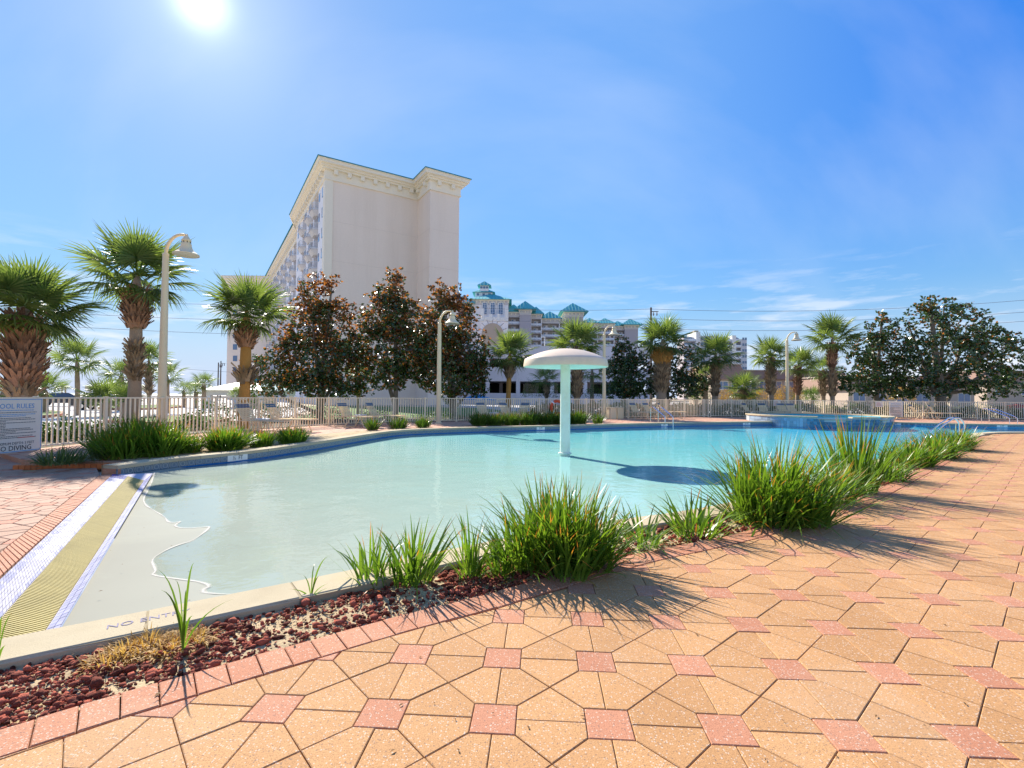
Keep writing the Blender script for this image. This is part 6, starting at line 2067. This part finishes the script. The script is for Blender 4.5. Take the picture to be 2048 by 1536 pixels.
def pier(p0, p1, pe, apex, Y, parent=hot, dep=14, m='grayw'):
    x0, x1, ze = X(p0, Y), X(p1, Y), wp((p0+p1)/2, pe, Y).z
    wb(x0, x1, Y, Y+dep, 0, ze-2.2, M[m], 'tower_wall', parent)
    eave(x0, x1, Y, ze, parent, dep)
    hipped(x0, x1, Y, Y+dep, ze, wp((p0+p1)/2, apex, Y+dep/2).z, 2.2, parent=parent)
balc_bay(905, 943, 606, 196, apex=594)
balc_bay(1013, 1039, 624, 203, apex=612)
pier(1038, 1061, 619, 606, 202)
balc_bay(1061, 1082, 628, 208, apex=617)
balc_bay(1082, 1118, 637, 214, apex=625)
pier(1128, 1166, 624, 609, 219, dep=16)
balc_bay(1118, 1130, 637, 216)
balc_bay(1166, 1195, 646, 232, apex=638)
balc_bay(1195, 1228, 647, 238, apex=638)
balc_bay(1224, 1250, 652, 244, apex=644)
pier(1249, 1276, 650, 641, 243, dep=18)
# central gate block with arched windows and terrace
Yg = 197
gx0, gx1 = X(943, Yg), X(1015, Yg)
zg1 = wp(980, 599, Yg).z
wb(gx0, gx1, Yg+.3, Yg+16, 0, zg1-2.2, M['stuccow'], 'gate_wall')
eave(gx0, gx1, Yg+.3, zg1, dep=16)
hipped(gx0, gx1, Yg+.3, Yg+16, zg1, wp(975, 588, Yg+8).z, 1.4)
def arch(cx_, w, z0, zs, Y, m, name, parent=hot, n=10, mull=True):
    pts = [(cx_-w/2, z0), (cx_+w/2, z0)]+[(cx_+w/2*math.cos(PI*k/n), zs+w/2*math.sin(PI*k/n)) for k in range(n+1)]
    mb = MB(); nn_ = len(pts)
    mb.add([(x, Y, z) for x, z in pts]+[(x, Y+.3, z) for x, z in pts], [tuple(range(nn_))]+[(i, (i+1) % nn_, nn_+(i+1) % nn_, nn_+i) for i in range(nn_)])
    o = mb.build(name, m, parent); o.location = -Vector(parent.location)
    if mull:
        f = MB()
        f.box(cx_-.07, cx_+.07, Y-.08, Y-.01, z0, zs+w/2)
        for zz in np.linspace(z0+.6, zs, 4): f.box(cx_-w/2, cx_+w/2, Y-.07, Y-.01, zz-.05, zz+.05)
        f.build('glazing_bar', M['rail'], o)
        fr_ = MB()
        fr_.tube([(cx_-w/2-.15, Y, z0)]+[(cx_+(w/2+.15)*math.cos(PI-PI*k/n), Y, zs+(w/2+.15)*math.sin(PI*k/n)) for k in range(n+1)]+[(cx_+w/2+.15, Y, z0)], .22, 4)
        fr_.build('frame', M['white'], o)
    return o
for pxc in (968, 984, 1000):
    cx_ = X(pxc, Yg); arch(cx_, 1.75, wp(pxc, 628, Yg).z, wp(pxc, 609, Yg).z, Yg-.05, M['winblue'], 'arched_window')
tz0, tz1 = wp(985, 640, Yg-4).z, wp(985, 627, Yg-4).z
wb(X(961, Yg-4), X(1015, Yg-4), Yg-4, Yg+.28, 0, tz0, M['stuccow'], 'terrace_block')
wb(X(961, Yg-4), X(1015, Yg-4), Yg-4.2, Yg-3.9, tz0, tz0+1.2, M['white'], 'terrace_parapet')
for pxc in (963, 980, 996, 1012):
    wb(X(pxc, Yg-4)-.7, X(pxc, Yg-4)+.7, Yg-4.35, Yg-3.6, tz0-.6, tz0+(4.6 if pxc in (963, 1012) else 2.4), M['white'], 'terrace_pier')
arch(X(984, Yg-4), 8.6, 0, wp(984, 668, Yg-4).z, Yg-4.32, M['tanwall'], 'great_arch', mull=False, n=16)
mb = MB()
for k in range(9):
    a = PI*k/8; c_ = X(984, Yg-4); zc_ = wp(984, 668, Yg-4).z
    mb.tube([(c_+4.4*math.cos(a), Yg-4.1, zc_+4.4*math.sin(a)), (c_+6.2*math.cos(a), Yg-4.1, zc_+6.2*math.sin(a))], .12, 4)
o = mb.build('arch_joint', M['grayw'], hot); o.location = -Vector(hot.location)
# cupola
for (pa, pb, pb_t, pe, pap, dep) in ((946, 985, 592, 585, 577, 8), (956, 977, 578, 571, 563, 5)):
    Yc = Yg+7
    x0, x1 = X(pa+2, Yc), X(pb-2, Yc)
    z0, ze = wp(966, pb_t+4, Yc).z, wp(966, pe, Yc).z
    wb(x0, x1, Yc, Yc+dep, z0, ze, M['stuccow'], 'cupola')
    hipped(x0, x1, Yc, Yc+dep, ze+.02, wp(966, pap, Yc+dep/2).z, 1.1)
    for k in range(3):
        cx_ = x0+(x1-x0)*(k+.5)/3
        wb(cx_-.5, cx_+.5, Yc-.06, Yc-.01, z0+(ze-z0)*.45, ze-.35, M['winblue'], 'window')

# --- white apartment tower behind the palms
YA = 250.0
apt = thing('apartment_tower', 'white apartment tower with stacked balconies behind the grey-trunked palm', 'building', (X(1430, YA), YA, 0))
def ab(p0, p1, y0, y1, pyt, m, name): return wb(X(p0, YA), X(p1, YA), y0, y1, 0, wp(1430, pyt, YA).z, m, name, apt)
ab(1391, 1399.5, YA-1, YA+12, 664, M['white'], 'wall')
ab(1399.5, 1420, YA+.5, YA+12, 672, M['aptgray'], 'wall')
ab(1420, 1438, YA, YA+12, 672, M['white'], 'wall')
ab(1438, 1463, YA+2, YA+12, 674, M['grayw'], 'wall')
ab(1463, 1471, YA-1, YA+12, 671, M['white'], 'wall')
ab(1471, 1482, YA+2, YA+12, 675, M['grayw'], 'wall')
ab(1482, 1494, YA, YA+12, 678, M['aptgray'], 'wall')
ab(1370, 1391, YA+2, YA+12, 674, M['grayw'], 'wall')
wb(X(1392, YA), X(1400, YA), YA+2, YA+8, wp(1396, 664, YA).z, wp(1396, 660, YA).z, M['tanwall'], 'roof_house', apt)
for f in range(11):
    z = wp(1430, 682, YA).z-f*3.02
    if z < 3: break
    for p0, p1 in ((1368, 1391), (1438, 1463), (1471, 1482)):
        b = wb(X(p0, YA), X(p1, YA), YA-.3, YA+1.98, z-.25, z, M['white'], 'balcony', apt)
        r = MB(); r.box(X(p0, YA), X(p1, YA), YA-.28, YA-.2, z+.1, z+1.05); r.build('balcony_rail', M['rail'], b)
        g = MB(); g.box(X(p0, YA)+.8, X(p1, YA)-.8, YA+1.9, YA+1.985, z+.05, z+2.2); g.build('pane', M['winblue'], b)
    for p0 in (1403, 1411, 1485, 1490): wb(X(p0, YA), X(p0+4, YA), YA-.06, YA+.49 if p0 < 1450 else YA-.01, z+.6, z+1.9, M['winblue'], 'window', apt)

# --- low brown shingled buildings on the right
def mansard(p0, p1, py_top, py_eave, Y, label, dep=14, wins=3):
    x0, x1 = X(p0, Y), X(p1, Y)
    zt_, ze = wp((p0+p1)/2, py_top, Y).z, wp((p0+p1)/2, py_eave, Y).z
    root = thing('mansard_building', label, 'building', (x0, Y, GZ), 0, 'low brown roofed buildings')
    w = x1-x0; zt_ -= GZ; ze -= GZ
    mb = MB(); mb.box(0, w, .9, dep, 0, ze); mb.build('wall', M['tanwall'], root)
    mb = MB()
    mb.add([(-.4,.2,ze),(w+.4,.2,ze),(w+.4,dep+.4,ze),(-.4,dep+.4,ze),(.2,1.6,zt_),(w-.2,1.6,zt_),(w-.2,dep-.6,zt_),(.2,dep-.6,zt_)], [(0,1,5,4),(1,2,6,5),(2,3,7,6),(3,0,4,7),(4,5,6,7),(3,2,1,0)])
    rf = mb.build('roof', M['brown'], root)
    c = MB(); rows = 7
    for k in range(rows):
        t = k/rows; y = .2+1.4*t-.03; z = ze+(zt_-ze)*t
        c.box(-.4+.6*t, w+.4-.6*t, y-.02, y+.06, z, z+.06)
    c.build('shingle_course', M['brown'], rf)
    c = MB(); c.box(-.05, w+.05, 1.45, dep-.4, zt_-.02, zt_+.15); c.build('roof_cap', M['tanwall'], rf)
    for k in range(wins):
        x = w*(k+.5)/wins
        f = MB(); f.cbox(x, .88, ze-1.1, 1.9, .08, 1.5); fo_ = f.build('window', M['trimc'], root)
        g = MB(); g.cbox(x-.45, .82, ze-1.1, .8, .03, 1.3); g.cbox(x+.45, .82, ze-1.1, .8, .03, 1.3); g.build('pane', M['winblue'], fo_)
mansard(1436, 1492, 728, 758, 84, 'taller brown shingled block left of the golden shrubs, below the white tower', wins=2)
mansard(1494, 1700, 741, 759, 90, 'long low brown shingled building behind the right palms', wins=8)
mansard(1705, 1960, 752, 780, 72, 'brown roofed building behind the dark right-hand trees', wins=6)
mansard(1985, 2200, 742, 768, 78, 'brown shingled building cut off by the right edge', wins=4)

# --- pavilion and green roofed house on the left
def pavilion(p0, p1, pe, pa, Y, label, roofm, cap=True, dep=7):
    x0, x1 = X(p0, Y), X(p1, Y)
    ze, za = wp((p0+p1)/2, pe, Y).z-GZ, wp((p0+p1)/2, pa, Y).z-GZ
    root = thing('pavilion', label, 'pavilion', (x0, Y, GZ))
    w = x1-x0
    mb = MB(); mb.add([(-.6,-.6,ze),(w+.6,-.6,ze),(w+.6,dep+.6,ze),(-.6,dep+.6,ze),(w/2-.3,dep/2,za),(w/2+.3,dep/2,za)], [(0,1,5,4),(1,2,5),(2,3,4,5),(3,0,4),(3,2,1,0)])
    rf = mb.build('roof', roofm, root)
    if cap:
        c = MB(); c.cbox(w/2, dep/2, za+.02, 1.1, .9, .5); c.build('roof_cap', M['tealedge'], rf)
    mb = MB(); mb.box(-.3, w+.3, -.3, dep+.3, ze-.55, ze-.02); mb.build('beam', M['trimc'], root)
    n = max(2, int(w/2.4))
    for k in range(n+1):
        for y in (0, dep):
            c = MB(); c.cbox(w*k/n, y, (ze-.55)/2, .4, .4, ze-.55); c.build('column', M['white'], root)
    b = MB(); b.box(.3, w-.3, dep*.55, dep*.6, 0, ze-.56); b.build('back_wall', M['stuccow'], root)
pavilion(420, 522, 780, 757, 50, 'small pavilion with pale teal hip roof between palm and magnolia', mat('pale_teal_roof', (.40, .56, .50), .5, .1, .4, 6, .08))
pavilion(178, 222, 772, 760, 66, 'distant little house with dull green hip roof behind the palms', mat('green_roof', (.12, .22, .16), .6, .1, .4, 6, .08), False)

# ------------------------------------------------------------------ poles and wires
M['wood'] = mat('pole_wood', (.13, .105, .085), .9, .2, 3, 40, .2)
M['wire'] = mat('wire', (.20, .20, .22), .6, .1)
def utility_pole(px, pyt, Y, label, arms=True, r=.16):
    q = wp(px, pyt, Y)
    root = thing('utility_pole', label, 'utility pole', (q.x, Y, GZ), 0, None)
    h = q.z-GZ
    mb = MB(); mb.tube([(0,0,0),(0,0,h)], [r*1.2, r*.8], 8); mb.build('pole', M['wood'], root)
    if arms:
        mb = MB(); mb.cbox(.5, 0, h-.55, 1.0, .1, .1); mb.build('crossarm', M['wood'], root)
        for x in (.35, .8):
            mb = MB(); mb.lathe([(.07,0),(.1,.15),(.06,.4),(.02,.5)], 8, (x, 0, h-1.1)); mb.build('insulator', M['wire'], root)
utility_pole(1302, 615, 66, 'wooden utility pole above the tan-booted palm')
utility_pole(437, 725, 110, 'small far utility pole left of the tall block', True, .14)
utility_pole(442, 722, 112, 'second small far utility pole touching the first', True, .14)
utility_pole(92, 700, 75, 'thin pole right of the thick left palm', False, .10)
utility_pole(1095, 0, 1, 'x') if False else None
def wire(a, b, sag, Y0_, Y1_, label, r=.024):
    p, q = wp(*a, Y0_), wp(*b, Y1_)
    mb = MB()
    pts = []
    for k in range(25):
        t = k/24; v = p.lerp(q, t); v.z -= sag*4*t*(1-t); pts.append(tuple(v))
    mb.tube(pts, r, 4, False)
    return tag(mb.build('power_line', M['wire'], None), label, 'power line', 'overhead power lines')
wire((900, 612), (1302, 618), .4, 80, 66, 'power line from the hotel roofs to the wooden pole top')
wire((1302, 618), (2120, 594), .9, 66, 62, 'uppermost power line right of the wooden pole')
wire((1302, 637), (2120, 619), .8, 66, 62, 'second power line from the top, right of the pole')
wire((900, 640), (1302, 637), .3, 80, 66, 'lower power line crossing the hotel facade')
wire((1302, 657), (2120, 637), .8, 66, 62, 'third power line from the top on the right')
wire((1650, 681), (2120, 676), .3, 70, 68, 'lowest thin power line behind the right palms', .02)
wire((-60, 545), (560, 590), .3, 60, 75, 'topmost power line on the left behind the palms', .025)
wire((-60, 590), (560, 610), .3, 60, 75, 'second power line on the left behind the palms', .025)
wire((-60, 614), (560, 642), .3, 60, 75, 'third power line on the left behind the palms', .025)
wire((-60, 640), (560, 670), .3, 60, 75, 'fourth power line on the left behind the palms', .025)
wire((60, 715), (600, 752), .2, 76, 112, 'low far power line meeting the small far poles', .025)

# ------------------------------------------------------------------ parked cars beyond the fence on the left
def car(px, Y, rz, col, label):
    q = wp(px, 800, Y)
    root = thing('parked_car', label, 'car', (q.x, Y, -.17), rz, 'cars parked off the drive')
    cm = mat('car_paint', col, .25, .05, spec=.7)
    prof = [(-2.15,.35),(-2.2,.62),(-2.05,.88),(-1.55,.95),(-.95,1.40),(.35,1.43),(1.05,.98),(1.95,.85),(2.2,.62),(2.15,.35)]
    def side(prof, w0, w1, zsplit):
        mb = MB(); n = len(prof)
        vs = []
        for s in (-1, 1):
            for x, z in prof:
                w = w0 if z < zsplit else w0+(w1-w0)*min(1, (z-zsplit)/.45)
                vs.append((x, s*w, z))
        mb.add(vs, [tuple(range(n)), tuple(range(2*n-1, n-1, -1))]+[(i+n, (i+1) % n+n, (i+1) % n, i) for i in range(n)])
        return mb
    side(prof, .88, .68, .95).build('body', cm, root)
    gl2 = MB()
    for s in (-1, 1):
        gl2.add([(-1.35,s*.87,1.0),(.9,s*.87,1.0),(.3,s*.715,1.37),(-.9,s*.715,1.37)], [(0,1,2,3)])
    gl2.add([(1.03,-.8,1.01),(1.03,.8,1.01),(.42,.66,1.405),(.42,-.66,1.405)], [(0,1,2,3)])
    gl2.build('window', M['glass'], root)
    for x in (-1.35, 1.4):
        for s in (-1, 1):
            w = MB(); w.lathe([(.0,-.1),(.33,-.1),(.33,.1),(.0,.1)], 16)
            o = w.build('wheel', M['dark'], root, 2, (x, s*.82, .33), (R(90), 0, 0))
            h_ = MB(); h_.lathe([(.0,-.11),(.18,-.11),(.18,.11),(.0,.11)], 12); h_.build('rim', M['steel'], o)
    for s in (-1, 1):
        l = MB(); l.cbox(2.16, s*.62, .66, .06, .32, .14); l.build('headlight', M['white'], root)
car(128, 52, .7, (.02, .025, .04), 'dark car parked far along the drive, right of the rules sign')
car(212, 42, .3, (.03, .03, .035), 'black car half hidden by the low palm bushes')
# blue equipment cover and low awnings behind the fence below the magnolias
q = wp(955, 800, 36)
aw = thing('blue_canopy', 'low blue canopy top peeking over the fence left of the orange palm trunk', 'canopy', (q.x, 36, -.18))
zt = wp(955, 793, 36).z+.18
mb = MB(); mb.add([(-1.3,-.8,zt-.25),(1.3,-.8,zt-.25),(1.3,.8,zt-.25),(-1.3,.8,zt-.25),(0,0,zt+.2)], [(0,1,4),(1,2,4),(2,3,4),(3,0,4)]); mb.build('canopy', mat('blue_canvas', (.03, .28, .55), .7, .1), aw)
for sx in (-1.2, 1.2):
    mb = MB(); mb.tube([(sx,-.7,0),(sx,-.7,zt-.25)], .03, 6); mb.build('pole', M['white'], aw)
print('objects', len(bpy.data.objects), 'tris', sum(len(m.polygons)*2 for m in bpy.data.meshes))
